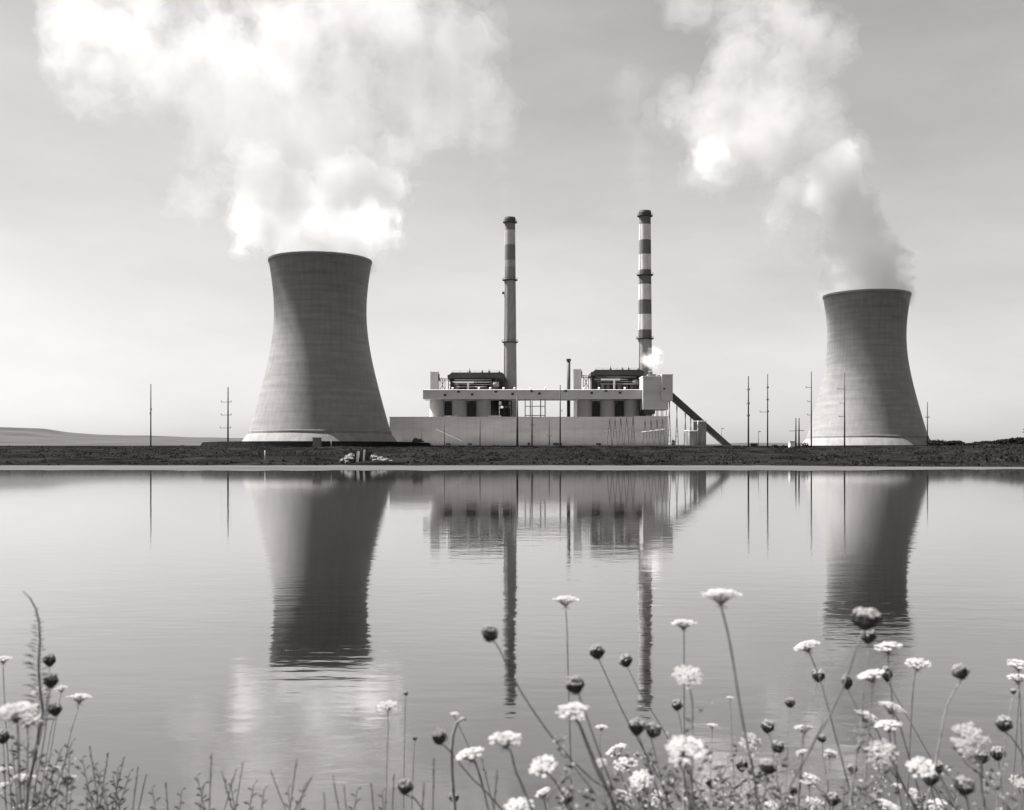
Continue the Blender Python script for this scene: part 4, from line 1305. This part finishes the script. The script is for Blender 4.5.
fw('N', 440, 736, 17, 'closed head left of the pale curled stem, its stem leaning right', [(447, 748), (470, 776), (497, 804)], tilt=-14)
fw('O', 505.5, 737, 38, 'broad flat umbel below the end of the plainer chimney reflection', [(511, 752), (516, 772), (527, 798)], face=10)
fw('O', 469.5, 752, 32, 'narrow umbel tilted up to the right, right of the closed head by the curled stem', [(476, 765), (482, 785), (487, 804)], tilt=14, face=6)
fw('O', 542.5, 764.5, 35, 'bright umbel tilted up to the right, below and right of the plainer chimney reflection', [(552, 778), (566, 800)], tilt=22, face=22)
fw('N', 405.5, 786, 17, 'closed head low down left, at the foot of the broad water glare', [(412, 798), (422, 808)], tilt=-8)
fw('N', 454, 797, 11, 'small pale closed head at the bottom, left of the umbel cut by the frame', [(455, 808)])
fw('O', 542.5, 791, 19, 'small umbel tilted up right at the bottom, beneath the bright tilted umbel', [(544, 800), (546, 809)], tilt=28)
fw('O', 518, 806, 36, 'white umbel cut by the lower frame below the plainer chimney reflection', [(520, 815)], tilt=12, face=16)
fw('N', 565, 796.5, 17, 'closed head with pale top at the bottom, right of the small tilted umbel', [(568, 808)], tilt=-6)
fw('O', 615.5, 749, 25, 'slim umbel tilted steeply up right, uppermost of a stack of three', [(618, 765), (630, 800)], tilt=28, face=4)
fw('O', 624.5, 762.5, 28, 'flat umbel in the middle of a stack of three', [(632, 775), (642, 803)], tilt=8, face=14)
fw('O', 640.5, 778.5, 30, 'fuller umbel at the foot of a stack of three, tilted up right', [(645, 790), (650, 806)], tilt=24, face=22)
fw('O', 622, 794, 22, 'flat white umbel at the bottom beneath the stack of three', [(624, 806)], tilt=-6, face=12)
fw('O', 601, 762, 14, 'little round umbel left of the stack of three', [(604, 780), (612, 805)], face=30, d=2.6)
fw('O', 601.5, 726, 14, 'faint little umbel between the wide umbel and the pair of closed heads', [(600, 745), (604, 790)], pale=True)
fw('N', 415, 738, 5, 'pinhead bud low over the water right of the lone umbel', [(414, 752), (413, 775)], d=3.2)
fw('O', 660, 798, 22, 'loose pale umbel at the bottom below the largest double umbel', [(662, 809)], face=38)
# --- right
fw('O', 720, 592, 43, 'highest white umbel, on a long arching stem right of the striped chimney reflection', [(721, 606), (730, 644), (742, 718), (759, 805)], tilt=3, face=-3)
fw('N', 865.5, 618, 30, 'largest closed head, fluffy topped, on the farther tower reflection', [(862, 634), (856, 648), (841, 691), (811, 748), (783, 800)], tall=.8, tilt=-4)
fw('N', 868, 635, 17, 'closed head directly beneath the largest closed head', [(868, 650), (864, 690), (861, 724), (852, 790)], pale=True)
fw('O', 806, 644, 28, 'narrow umbel tilted up right, left of the farther tower reflection', [(809, 652), (817, 672), (830, 715)], tilt=18)
fw('N', 818.5, 675, 14, 'dark ragged closed head under the narrow tilted umbel', [(815, 690), (806, 722), (796, 765)], pale=True)
fw('O', 887, 645, 31, 'white umbel tilted slightly up right, at the farther tower reflection right side', [(888, 660), (892, 700)], tilt=9, face=2)
fw('O', 870, 673.5, 31, 'umbel tilted up right, meeting an upright closed head at its right end', [(872, 690), (868, 740)], tilt=18, pale=True)
fw('N', 887, 673, 12, 'upright narrow closed head touching the end of a tilted umbel', [(890, 686), (908, 718), (929, 755), (953, 800)], tall=1.45)
fw('N', 847, 681, 11, 'narrow dark closed head between the tilted umbel and the dark ragged head', [(850, 694), (868, 731), (900, 780)], tall=1.5)
fw('O', 917.5, 662, 28, 'bright flat umbel just right of the farther tower reflection', [(914, 680), (911, 720)], face=12)
fw('N', 960.5, 671, 17, 'round closed head alone over open water, right of the flat bright umbel', [(956, 688), (946, 710), (936, 760)], tilt=16, pale=True)
fw('O', 1019, 663, 26, 'upper of two umbels at the right edge', [(1019, 690), (1016, 740)], face=12)
fw('O', 1018.5, 676.5, 24, 'lower of two umbels at the right edge', [(1020, 700), (1022, 760)], face=6)
fw('N', 1013.5, 691, 6, 'pinhead bud under the two umbels at the right edge', [(1010, 710), (1004, 750)], d=3.1, pale=True)
fw('N', 1004, 723, 17, 'closed head with stem running right, near the right edge', [(1011, 737), (1021, 752), (1034, 780)], tilt=-8)
fw('O', 892.5, 705.5, 29, 'slim umbel tilted down right, upper of a close trio', [(896, 716), (904, 740)], tilt=-16, face=4)
fw('O', 868, 714.5, 28, 'curved umbel tilted down right, left one of a close trio', [(874, 726), (886, 750), (902, 782)], tilt=-20, face=4)
fw('O', 888, 723.5, 28, 'umbel tilted up right, lower one of a close trio', [(890, 738), (896, 775)], tilt=10, face=6)
fw('O', 881, 752, 34, 'open round umbel facing us, below the close trio', [(889, 768), (905, 790), (914, 806)], face=52, tilt=10)
fw('O', 970.5, 738, 41, 'large open umbel facing us near the right, with loose edges', [(980, 765), (984, 805)], face=50, tilt=-8)
fw('N', 981.5, 756, 15, 'dark closed head right under the large open umbel facing us', [(983, 772), (985, 806)])
fw('N', 997.5, 753, 15, 'paler closed head right of the large open umbel facing us', [(1000, 770), (1003, 806)])
fw('O', 921, 766, 34, 'broad umbel resting over a dark closed head, low right', [(928, 780), (936, 806)], tilt=8, face=24)
fw('N', 930, 777, 18, 'big dark closed head beneath the broad umbel, low right', [(936, 790), (944, 806)])
fw('N', 938, 767, 11, 'small dark closed head at the right end of the broad umbel', [(942, 782), (953, 806)], tall=1.3)
fw('N', 965, 785.5, 20, 'pale-topped closed head low between the big dark head and the frame edge', [(967, 800), (969, 812)], tilt=-12)
fw('O', 1019, 781, 20, 'umbel cut by the right edge near the bottom', [(1021, 800)], face=34)
fw('N', 768, 726, 14, 'upper of two closed heads left of a pale slanting stem', [(771, 740), (776, 770)], tilt=-14)
fw('N', 778, 746.5, 14, 'lower of two closed heads left of a pale slanting stem', [(777, 760), (775, 800)], tilt=-12)
fw('N', 742, 764, 13, 'closed head just left of the long arching stem', [(742, 780), (740, 806)], tall=1.2)
fw('N', 768, 766, 20, 'wide bowl-shaped closed head right of the long arching stem', [(766, 780), (762, 806)], tall=.8, tilt=-8)
fw('O', 750.5, 742, 25, 'loose starry umbel crossed by the long arching stem', [(752, 760), (756, 800)], face=50)
fw('O', 712, 724.5, 12, 'tiny umbel left of the long arching stem, above the double umbel level', [(712, 745), (710, 790)], pale=True)
fw('O', 730, 697, 8, 'faint pin-sized umbel left of the long arching stem', [(731, 720), (733, 760)], d=3.2, pale=True)
fw('N', 790, 702, 11, 'small pale closed head over open water, right of the long arching stem', [(789, 720), (786, 780)], pale=True)
fw('O', 803.5, 727, 23, 'edge-on thin umbel across the pale slanting stem', [(803, 745), (800, 790)], face=-8)
fw('O', 801.5, 751, 14, 'small edge-on umbel tilted up right, under the thin edge-on one', [(801, 766), (798, 800)], tilt=14, face=-4)
fw('N', 822, 738, 9, 'tiny closed head right of the pale slanting stem', [(823, 752), (828, 790)])
fw('O', 830.5, 754, 17, 'faded loose umbel below the tiny closed head', [(829, 770), (826, 800)], face=34, pale=True)
fw('N', 853, 768, 11, 'small closed head left of the round umbel facing us', [(853, 785), (852, 806)], pale=True)
fw('O', 810, 779, 24, 'bright flat umbel low between the pale slanting stem and the faded loose umbel', [(810, 795), (809, 812)], face=20, tilt=-4)
fw('N', 709.5, 781.5, 8, 'tiny dark closed head below the tiny umbel', [(712, 795), (716, 812)], tall=1.3)
fw('N', 793.5, 790, 9, 'small dark closed head at the foot of the thick slanting stem', [(795, 806)], tall=1.4)
fw('N', 833, 798.5, 15, 'closed head at the bottom below the faded loose umbel', [(833, 812)], tilt=-6)
fw('O', 898, 785, 13, 'little umbel below the round umbel facing us', [(899, 800)], face=8)
fw('O', 913.5, 795, 18, 'faded round umbel below the broad umbel, seen from above', [(914, 808)], face=45, pale=True)
fw('O', 888, 805, 31, 'umbel at the lower frame tilted down right', [(890, 816)], tilt=-14, face=8)
fw('O', 935, 804, 26, 'umbel at the lower frame tilted up right', [(936, 816)], tilt=16, face=8)
fw('O', 815, 803, 24, 'umbel at the lower frame below the bright flat umbel', [(815, 816)], face=22, tilt=-10)
fw('O', 771, 805, 17, 'little umbel at the lower frame by the thick slanting stem', [(771, 816)], face=14)
# --- left
fw('N', 49.7, 659.5, 13, 'uppermost closed head beside the tall feathery weed', [(49, 676), (45, 716), (30, 785)], tall=1.1)
fw('N', 51, 680, 16, 'dark closed head, second down beside the tall feathery weed', [(49, 698), (44, 740), (33, 800)])
fw('N', 55, 709, 14, 'dark closed head, third down beside the tall feathery weed', [(52, 726), (46, 760), (38, 806)], tilt=6)
fw('O', 38, 691, 15, 'little round umbel behind the tall feathery weed', [(38, 720), (36, 780)], face=34)
fw('O', 61, 688, 14, 'small umbel right of the second dark closed head', [(58, 710), (48, 770)], face=18)
fw('O', 79.5, 695.5, 25, 'edge-on thin umbel farthest right of the left-hand group', [(77, 712), (70, 735), (62, 775)], face=-8, pale=True)
fw('O', 15, 709, 48, 'largest umbel at the left edge', [(18, 730), (20, 790)], face=12)
fw('O', 27, 718, 32, 'umbel tucked under the largest one at the left edge', [(28, 740), (27, 795)], face=16, tilt=-6)
fw('N', 3, 736, 15, 'dark closed head cut by the left edge', [(4, 755), (6, 800)])
fw('O', 3, 658, 18, 'faint umbel at the left edge above the others', [(4, 690), (8, 760)], face=4, pale=True)
fw('O', 52.5, 767.5, 17, 'thin edge-on umbel low in the left-hand group', [(52, 785), (51, 806)], face=-4)
fw('O', 24, 776, 25, 'flat edge-on umbel low at the left, lower and wider', [(24, 790), (25, 808)], face=-4)
fw('O', 72, 776.5, 12, 'tiny edge-on umbel low at the right of the left-hand group', [(71, 790), (70, 808)], face=-4)
fw('O', 4, 768, 16, 'low umbel at the left edge, upper of two', [(5, 785), (6, 806)], face=2)
fw('O', 4, 784, 14, 'low umbel at the left edge, lower of two', [(5, 800)], face=4)
fw('O', 21, 807, 18, 'umbel cut by the lower frame at the left', [(22, 816)], face=6)

# pale curled stem
b = MB(); dd = 2.7
pts = [P(455, 812, dd), P(452, 775, dd), P(451.5, 750, dd), P(453, 735, dd), P(457, 723, dd), P(462, 718.5, dd), P(466, 719.5, dd)]
pts = [(pts[0][0], dd, near_z(dd))] + pts
b.tube(pts, .0055, .0035, n=6)
tag(b.build('curled_stem', M['stem_pale']), 'pale curled flower stalk with bent tip, beside a closed head', 'stem')

# ------------------------------------------------------------------ weeds and grasses
def weed_tall():
    d = 2.35
    base = P(25, 830, d)
    t = thing('feathery_weed', 'tall feathery weed with a drooping tip at the left', 'weed', (base[0], d, near_z(d)))
    line = [(23, 591), (30, 598), (36, 609), (39, 622), (40, 640), (38.5, 665), (40, 690), (43, 712), (36, 750), (28, 790), (24, 830)]
    pts = [P(a, c, d) for a, c in line] + [(base[0], d, near_z(d))]
    b = MB(); b.tube(pts, .0012, .0048, n=5); b.build('stem', M['stem'], t)
    b = MB(); rr = np.random.default_rng(5)
    for k in range(64):
        q = 0.03 + .97 * (k / 64) ** .9
        y = 606 + (730 - 606) * q
        x = float(np.interp(y, [l[1] for l in line], [l[0] for l in line]))
        ln = (5 + 25 * q) * rr.uniform(.35, 1.1) * (1 if k % 2 else .6)
        s = -1 if k % 2 else 1
        p0 = np.array(P(x, y, d)); tip = np.array(P(x + s * ln, y - ln * rr.uniform(.1, .45), d + rr.uniform(-.03, .03)))
        midp = (p0 + tip) / 2 + np.array((0, 0, .25 * ln * S(d) * rr.uniform(.1, .8)))
        w = .0011 + .0007 * q
        up = np.array((0, .3, 1.0))
        b.add([tuple(p0), tuple(midp + up * w), tuple(tip), tuple(midp - up * w)], [(0, 1, 2, 3)])
    b.build('leaf_sprays', M['weed'], t)


weed_tall()


def stalk(px, py, lean, kind, label, seed, d=None):
    rr = np.random.default_rng(seed)
    d = d or rr.uniform(2.3, 3.2)
    tip = np.array(P(px, py, d)); zg = near_z(d)
    base = np.array((tip[0] - lean * (tip[2] - zg), d, zg))
    t = thing('grass_stalk' if kind == 'g' else 'leafy_weed', label, 'weed' if kind != 'g' else 'grass', tuple(base), 'weeds and grasses at the foot of the picture')
    m1 = (base + tip) / 2 + np.array((rr.uniform(-.012, .012), 0, 0))
    b = MB(); b.tube([tuple(base), tuple(m1), tuple(tip)], .0026, .0011, n=5); b.build('stem', M['weed'], t)
    b = MB()
    dirv = (tip - m1) / np.linalg.norm(tip - m1)
    if kind == 'g':           # dense seed spike
        for k in range(26):
            q = tip - dirv * .0031 * k
            u = rr.normal(size=3); u /= np.linalg.norm(u)
            s = .005 * rr.uniform(.6, 1.1)
            b.add([tuple(q), tuple(q + u * s * .5 + dirv * s * .6), tuple(q + u * s + dirv * s * 1.6), tuple(q + np.cross(u, dirv) * s * .5 + dirv * s)], [(0, 1, 2, 3)])
        b.build('seed_spike', M['cup'], t)
    else:
        for k in range(13):
            q = tip - dirv * .017 * k
            s_ = -1 if k % 2 else 1
            ln = .014 + .0022 * k * rr.uniform(.6, 1.2)
            e = q + np.array((s_ * ln * .8, rr.uniform(-.5, .5) * ln, ln * rr.uniform(.1, .9)))
            md = (q + e) / 2 + np.array((0, 0, ln * .12))
            w = ln * .14
            b.add([tuple(q), tuple(md + np.array((0, .5 * w, w))), tuple(e), tuple(md - np.array((0, .5 * w, w)))], [(0, 1, 2, 3)])
        b.build('leaves', M['weed'], t)
    return t


def spray_weed(px, py, label, seed):
    rr = np.random.default_rng(seed)
    d = rr.uniform(2.0, 3.1); zg = near_z(d)
    tip = np.array(P(px, py + 18, d)); base = np.array((tip[0] + rr.uniform(-.08, .08), d, zg))
    t = thing('branching_weed', label, 'weed', tuple(base), 'fine branching weeds with pale flecks')
    st, lf, bd = MB(), MB(), MB()

    def branch(p, dirv, ln, r0, lev):
        q = p + dirv * ln + rr.normal(0, .04, 3) * ln
        m = (p + q) / 2 + rr.normal(0, .05, 3) * ln
        st.tube([tuple(p), tuple(m), tuple(q)], r0, r0 * .6, n=4)
        if lev == 0:
            for _ in range(4):
                c = q + rr.normal(0, .004, 3); u = rr.normal(size=3); u /= np.linalg.norm(u); w = np.cross(u, rr.normal(size=3)); w /= np.linalg.norm(w); z = .0026 * rr.uniform(.6, 1.3)
                bd.add([tuple(c + u * z), tuple(c + w * z), tuple(c - u * z), tuple(c - w * z)], [(0, 1, 2, 3)])
            return
        for k in range(5 if lev == 2 else 4):
            f = .35 + .65 * (k + 1) / (5 if lev == 2 else 4)
            o = p + (q - p) * f
            side = np.array((rr.choice((-1, 1)) * rr.uniform(.4, 1), rr.normal(0, .5), rr.uniform(.5, 1.1)))
            branch(o, side / np.linalg.norm(side), ln * rr.uniform(.2, .34) * (1.15 - .45 * f), r0 * .6, lev - 1)
            e = o + np.array((rr.choice((-1, 1)) * .016, rr.normal(0, .008), .006)) * rr.uniform(.6, 1.4)
            n_ = np.array((0, .002, .0035))
            lf.add([tuple(o), tuple((o + e) / 2 + n_), tuple(e), tuple((o + e) / 2 - n_)], [(0, 1, 2, 3)])
    ax = tip - base; L = np.linalg.norm(ax)
    branch(base, ax / L, L * .97, .0019, 2)
    st.build('stems', M['stem'], t); lf.build('leaves', M['weed'], t); bd.build('blossom', M['fleck'], t)


SPR = [(648, 748, 'branching weed under the slim umbel of the stack'), (662, 762, 'branching weed left of the largest double umbel stem'), (676, 772, 'branching weed straight below the largest double umbel'), (694, 752, 'branching weed just right of the largest double umbel'),
       (708, 768, 'branching weed right of the largest double umbel, lower'), (722, 756, 'branching weed by the tiny umbel left of the arching stem'), (736, 774, 'branching weed at the left of the arching stem foot'), (752, 780, 'branching weed crossing the arching stem foot'),
       (762, 770, 'branching weed beneath the bowl-shaped closed head'), (784, 772, 'branching weed left of the bright flat umbel, low down'), (824, 770, 'branching weed behind the faded loose umbel'), (846, 756, 'branching weed left of the round umbel facing us'),
       (872, 776, 'branching weed under the round umbel facing us'), (905, 772, 'branching weed left of the broad umbel, low right'), (948, 760, 'branching weed beside the broad umbel, low right'), (990, 782, 'branching weed below the paler closed head near the right'),
       (590, 770, 'branching weed left of the little round umbel'), (608, 778, 'branching weed under the little round umbel'), (528, 780, 'branching weed between two umbels below the plainer chimney reflection'), (12, 752, 'branching weed at the left edge under the big umbels'),
       (34, 742, 'branching weed in the middle of the left-hand umbels'), (58, 762, 'branching weed at the right of the left-hand umbels'), (1012, 760, 'branching weed at the right edge'), (640, 772, 'branching weed below the fuller umbel of the stack'), (654, 784, 'low branching weed by the loose pale umbel'), (684, 784, 'low branching weed right of the loose pale umbel'),
       (702, 784, 'low branching weed by the tiny dark closed head'), (716, 786, 'low branching weed between the tiny dark head and the arching stem'), (744, 768, 'branching weed beneath the loose starry umbel'), (776, 784, 'low branching weed beside the thick slanting stem foot'),
       (800, 782, 'branching weed under the small edge-on umbel'), (860, 788, 'low branching weed left of the little umbel, low right'), (920, 788, 'low branching weed under the broad umbel'), (564, 782, 'branching weed beside the pale-topped closed head at the bottom')]
for i, (px, py, lab) in enumerate(SPR):
    spray_weed(px, py, lab, 900 + i)

GR = [(211.5, 754, .02, 'g', 'straight grass stalk left of the water glare'), (243, 763, .22, 'g', 'grass spike leaning right near the straight stalk'), (222, 772, -.3, 'g', 'grass spike leaning left beside the straight stalk'),
      (197, 776, -.2, 'w', 'leafy weed left of the straight grass stalk'), (271, 772, -.35, 'g', 'grass spike leaning left in the water glare'), (296.5, 761, .1, 'g', 'dark thick grass spike in the middle of the water glare'),
      (311, 778, .5, 'g', 'grass spike leaning far right in the water glare'), (344, 786, -.08, 'g', 'short grass spike right of the water glare'), (371, 783, -.05, 'g', 'dark stout grass spike left of the low closed head'),
      (394, 776, .06, 'g', 'thin grass stalk just left of the low closed head'), (324, 794, -.1, 'g', 'low grass tip between two taller spikes'), (182, 790, .1, 'w', 'low leafy weed at the bottom, far left of the glare'),
      (254, 784, .15, 'w', 'leafy weed below the leaning grass spike'), (288, 788, -.1, 'w', 'leafy weed under the dark thick spike'), (82, 758, -.25, 'w', 'dark leafy weed just right of the left-hand umbels'),
      (95, 764, -.3, 'w', 'dark leafy weed leaning left, second from the umbels'), (108, 754, .2, 'g', 'dark grass spike leaning right above the leafy weeds'), (118, 768, .05, 'w', 'leafy weed in the middle of the left weed clump'),
      (130, 772, .3, 'w', 'leafy weed leaning right in the left weed clump'), (138, 768, .12, 'g', 'grass spike at the right of the left weed clump'), (152, 788, -.2, 'w', 'low leafy weed right of the left weed clump'),
      (62, 748, .35, 'w', 'weed spray leaning right under the edge-on umbel'), (72, 742, .4, 'w', 'higher weed spray leaning right under the edge-on umbel'), (12, 745, -.1, 'w', 'leafy weed under the umbels at the left edge'),
      (88, 782, .1, 'w', 'low leafy weed at the foot of the left clump'), (104, 786, -.15, 'w', 'low leafy weed, middle foot of the left clump'), (45, 765, .1, 'w', 'leafy weed among the low edge-on umbels'),
      (645, 768, -.1, 'w', 'pale leafy weed under the full umbel of the stack'), (668, 772, .1, 'w', 'leafy weed under the largest double umbel'), (690, 770, -.05, 'w', 'leafy weed right of the loose pale umbel'),
      (702, 778, .15, 'w', 'leafy weed beside the tiny dark closed head'), (720, 770, -.1, 'w', 'leafy weed left of the closed head by the arching stem'), (732, 785, .1, 'w', 'low weed left of the arching stem foot'),
      (748, 776, -.2, 'w', 'weed right of the arching stem'), (757, 788, .1, 'w', 'low weed at the foot of the arching stem'), (780, 786, -.1, 'w', 'low weed by the foot of the thick slanting stem'),
      (700, 792, .1, 'w', 'short weed at the lower frame under the tiny umbel'), (845, 782, .05, 'w', 'weed left of the small closed head, low right'), (870, 790, -.1, 'w', 'weed below the round umbel facing us'),
      (956, 776, .1, 'w', 'weed between the broad umbel and the large open one'), (424, 784, .1, 'g', 'short grass stalk right of the low closed head'), (434, 760, .02, 'g', 'thin tall grass stalk left of the tilted umbel'),
      (482, 760, -.2, 'g', 'thin grass stalk leaning left between two umbels'), (497, 770, .04, 'g', 'upright grass blade under the broad flat umbel')]
GR += [(70, 752, .1, 'w', 'leafy weed at the left of the dark weed clump'), (90, 748, -.12, 'g', 'tall dark grass spike in the left weed clump'), (100, 772, .12, 'w', 'leafy weed low in the dark weed clump'), (113, 776, -.2, 'w', 'leafy weed leaning left, low in the dark weed clump'),
       (124, 758, .25, 'g', 'grass spike at the right of the dark weed clump'), (146, 776, .18, 'g', 'grass spike leaning right beyond the dark weed clump'), (166, 784, -.1, 'g', 'short grass spike between the weed clump and the straight stalk'),
       (204, 784, .15, 'w', 'low leafy weed at the foot of the straight stalk'), (230, 782, -.15, 'w', 'low leafy weed right of the straight stalk'), (264, 790, .1, 'w', 'low leafy weed under the left-leaning spike'), (304, 786, .2, 'w', 'low leafy weed right of the dark thick spike'),
       (333, 776, -.12, 'g', 'grass spike leaning left at the right of the glare'), (357, 790, .1, 'w', 'low leafy weed left of the stout spike'), (382, 792, -.1, 'w', 'low leafy weed right of the stout spike'), (236, 770, .28, 'g', 'second grass spike leaning right near the straight stalk')]
for i, (px, py, lean, kd, lab) in enumerate(GR):
    stalk(px, py, lean, kd, lab, 700 + i)

# short turf on the near bank (below the picture)
r = np.random.default_rng(9)
b = MB()
for k in range(5000):
    x = r.uniform(-4, 4); y = r.uniform(.8, 4.2); z = near_z(y)
    hgt = r.uniform(.05, .16) * (1 if y < 3.3 else .5)
    a = r.uniform(0, 6.28); lx, ly = r.normal(0, .04, 2)
    w = .004
    b.add([(x - w * math.cos(a), y - w * math.sin(a), z - .02), (x + w * math.cos(a), y + w * math.sin(a), z - .02), (x + lx, y + ly, z + hgt)], [(0, 1, 2)])
tag(b.build('bank_grass', M['weed']), kind='stuff')

# ------------------------------------------------------------------ light, sky, camera
SUN_AZ, SUN_EL = 70.0, 56.0           # degrees left of straight ahead (+Y), and above the horizon
sd = Vector((-math.sin(R(SUN_AZ)) * math.cos(R(SUN_EL)), math.cos(R(SUN_AZ)) * math.cos(R(SUN_EL)), math.sin(R(SUN_EL))))
sl = bpy.data.lights.new('sun', 'SUN'); sl.energy = 5.0; sl.angle = R(0.53); sl.color = (1.0, .982, .968)
so = bpy.data.objects.new('sun', sl); COL.objects.link(so); so.rotation_euler = sd.to_track_quat('Z', 'Y').to_euler()

w = bpy.data.worlds.new('World'); scene.world = w; w.use_nodes = True
nt = w.node_tree; nt.nodes.clear()
sky = nt.nodes.new('ShaderNodeTexSky'); sky.sky_type = 'NISHITA'; sky.sun_disc = False
sky.sun_elevation = R(SUN_EL); sky.sun_rotation = R(-SUN_AZ); sky.air_density = 1.3; sky.dust_density = 1.0; sky.ozone_density = 1.0
bw = nt.nodes.new('ShaderNodeVectorMath'); bw.operation = 'DOT_PRODUCT'; bw.inputs[1].default_value = (.36, .56, .08)      # black and white film behind a yellow filter
# thin high streaks of cloud
wtc = nt.nodes.new('ShaderNodeTexCoord'); wmp = nt.nodes.new('ShaderNodeMapping'); wmp.inputs['Scale'].default_value = (2.2, 2.2, 7.0); wmp.inputs['Rotation'].default_value = (0, R(8), 0)
wno = nt.nodes.new('ShaderNodeTexNoise'); wno.inputs['Scale'].default_value = 2.0; wno.inputs['Detail'].default_value = 6; wno.inputs['Roughness'].default_value = .55
nt.links.new(wtc.outputs['Generated'], wmp.inputs['Vector']); nt.links.new(wmp.outputs[0], wno.inputs['Vector'])
wmr = nt.nodes.new('ShaderNodeMapRange'); wmr.inputs['From Min'].default_value = .35; wmr.inputs['From Max'].default_value = .7; wmr.inputs['To Min'].default_value = -.12; wmr.inputs['To Max'].default_value = .55
nt.links.new(wno.outputs['Fac'], wmr.inputs['Value'])
thin = nt.nodes.new('ShaderNodeMath'); thin.operation = 'ADD'; nt.links.new(bw.outputs['Value'], thin.inputs[0]); nt.links.new(wmr.outputs[0], thin.inputs[1])
tint = nt.nodes.new('ShaderNodeCombineColor')
for k, s in enumerate((1.012, .995, .985)):
    mm = nt.nodes.new('ShaderNodeMath'); mm.operation = 'MULTIPLY'; mm.inputs[1].default_value = s
    nt.links.new(thin.outputs[0], mm.inputs[0]); nt.links.new(mm.outputs[0], tint.inputs[k])
bg = nt.nodes.new('ShaderNodeBackground'); bg.inputs['Strength'].default_value = 0.05
wo = nt.nodes.new('ShaderNodeOutputWorld')
nt.links.new(sky.outputs[0], bw.inputs[0]); nt.links.new(tint.outputs[0], bg.inputs['Color']); nt.links.new(bg.outputs[0], wo.inputs['Surface'])

cam = bpy.data.cameras.new('camera'); co = bpy.data.objects.new('camera', cam); COL.objects.link(co)
co.location = (0, 0, H); co.rotation_euler = (R(90), 0, 0)
cam.sensor_fit = 'HORIZONTAL'; cam.sensor_width = 36; cam.lens = F / 1024 * 36
cam.shift_y = (HZ - 405.0) / 1024
cam.clip_start = 0.1; cam.clip_end = 20000
cam.dof.use_dof = True; cam.dof.focus_distance = 45; cam.dof.aperture_fstop = 5.5
scene.camera = co

scene.view_settings.view_transform = 'Standard'; scene.view_settings.look = 'None'; scene.view_settings.gamma = 1
scene.view_settings.use_curve_mapping = False
scene.view_settings.exposure = 1.54
cy = scene.cycles
cy.max_bounces = 24; cy.diffuse_bounces = 3; cy.glossy_bounces = 3; cy.transmission_bounces = 4; cy.volume_bounces = 20; cy.transparent_max_bounces = 128
cy.use_denoising = True
cy.sample_clamp_indirect = 8
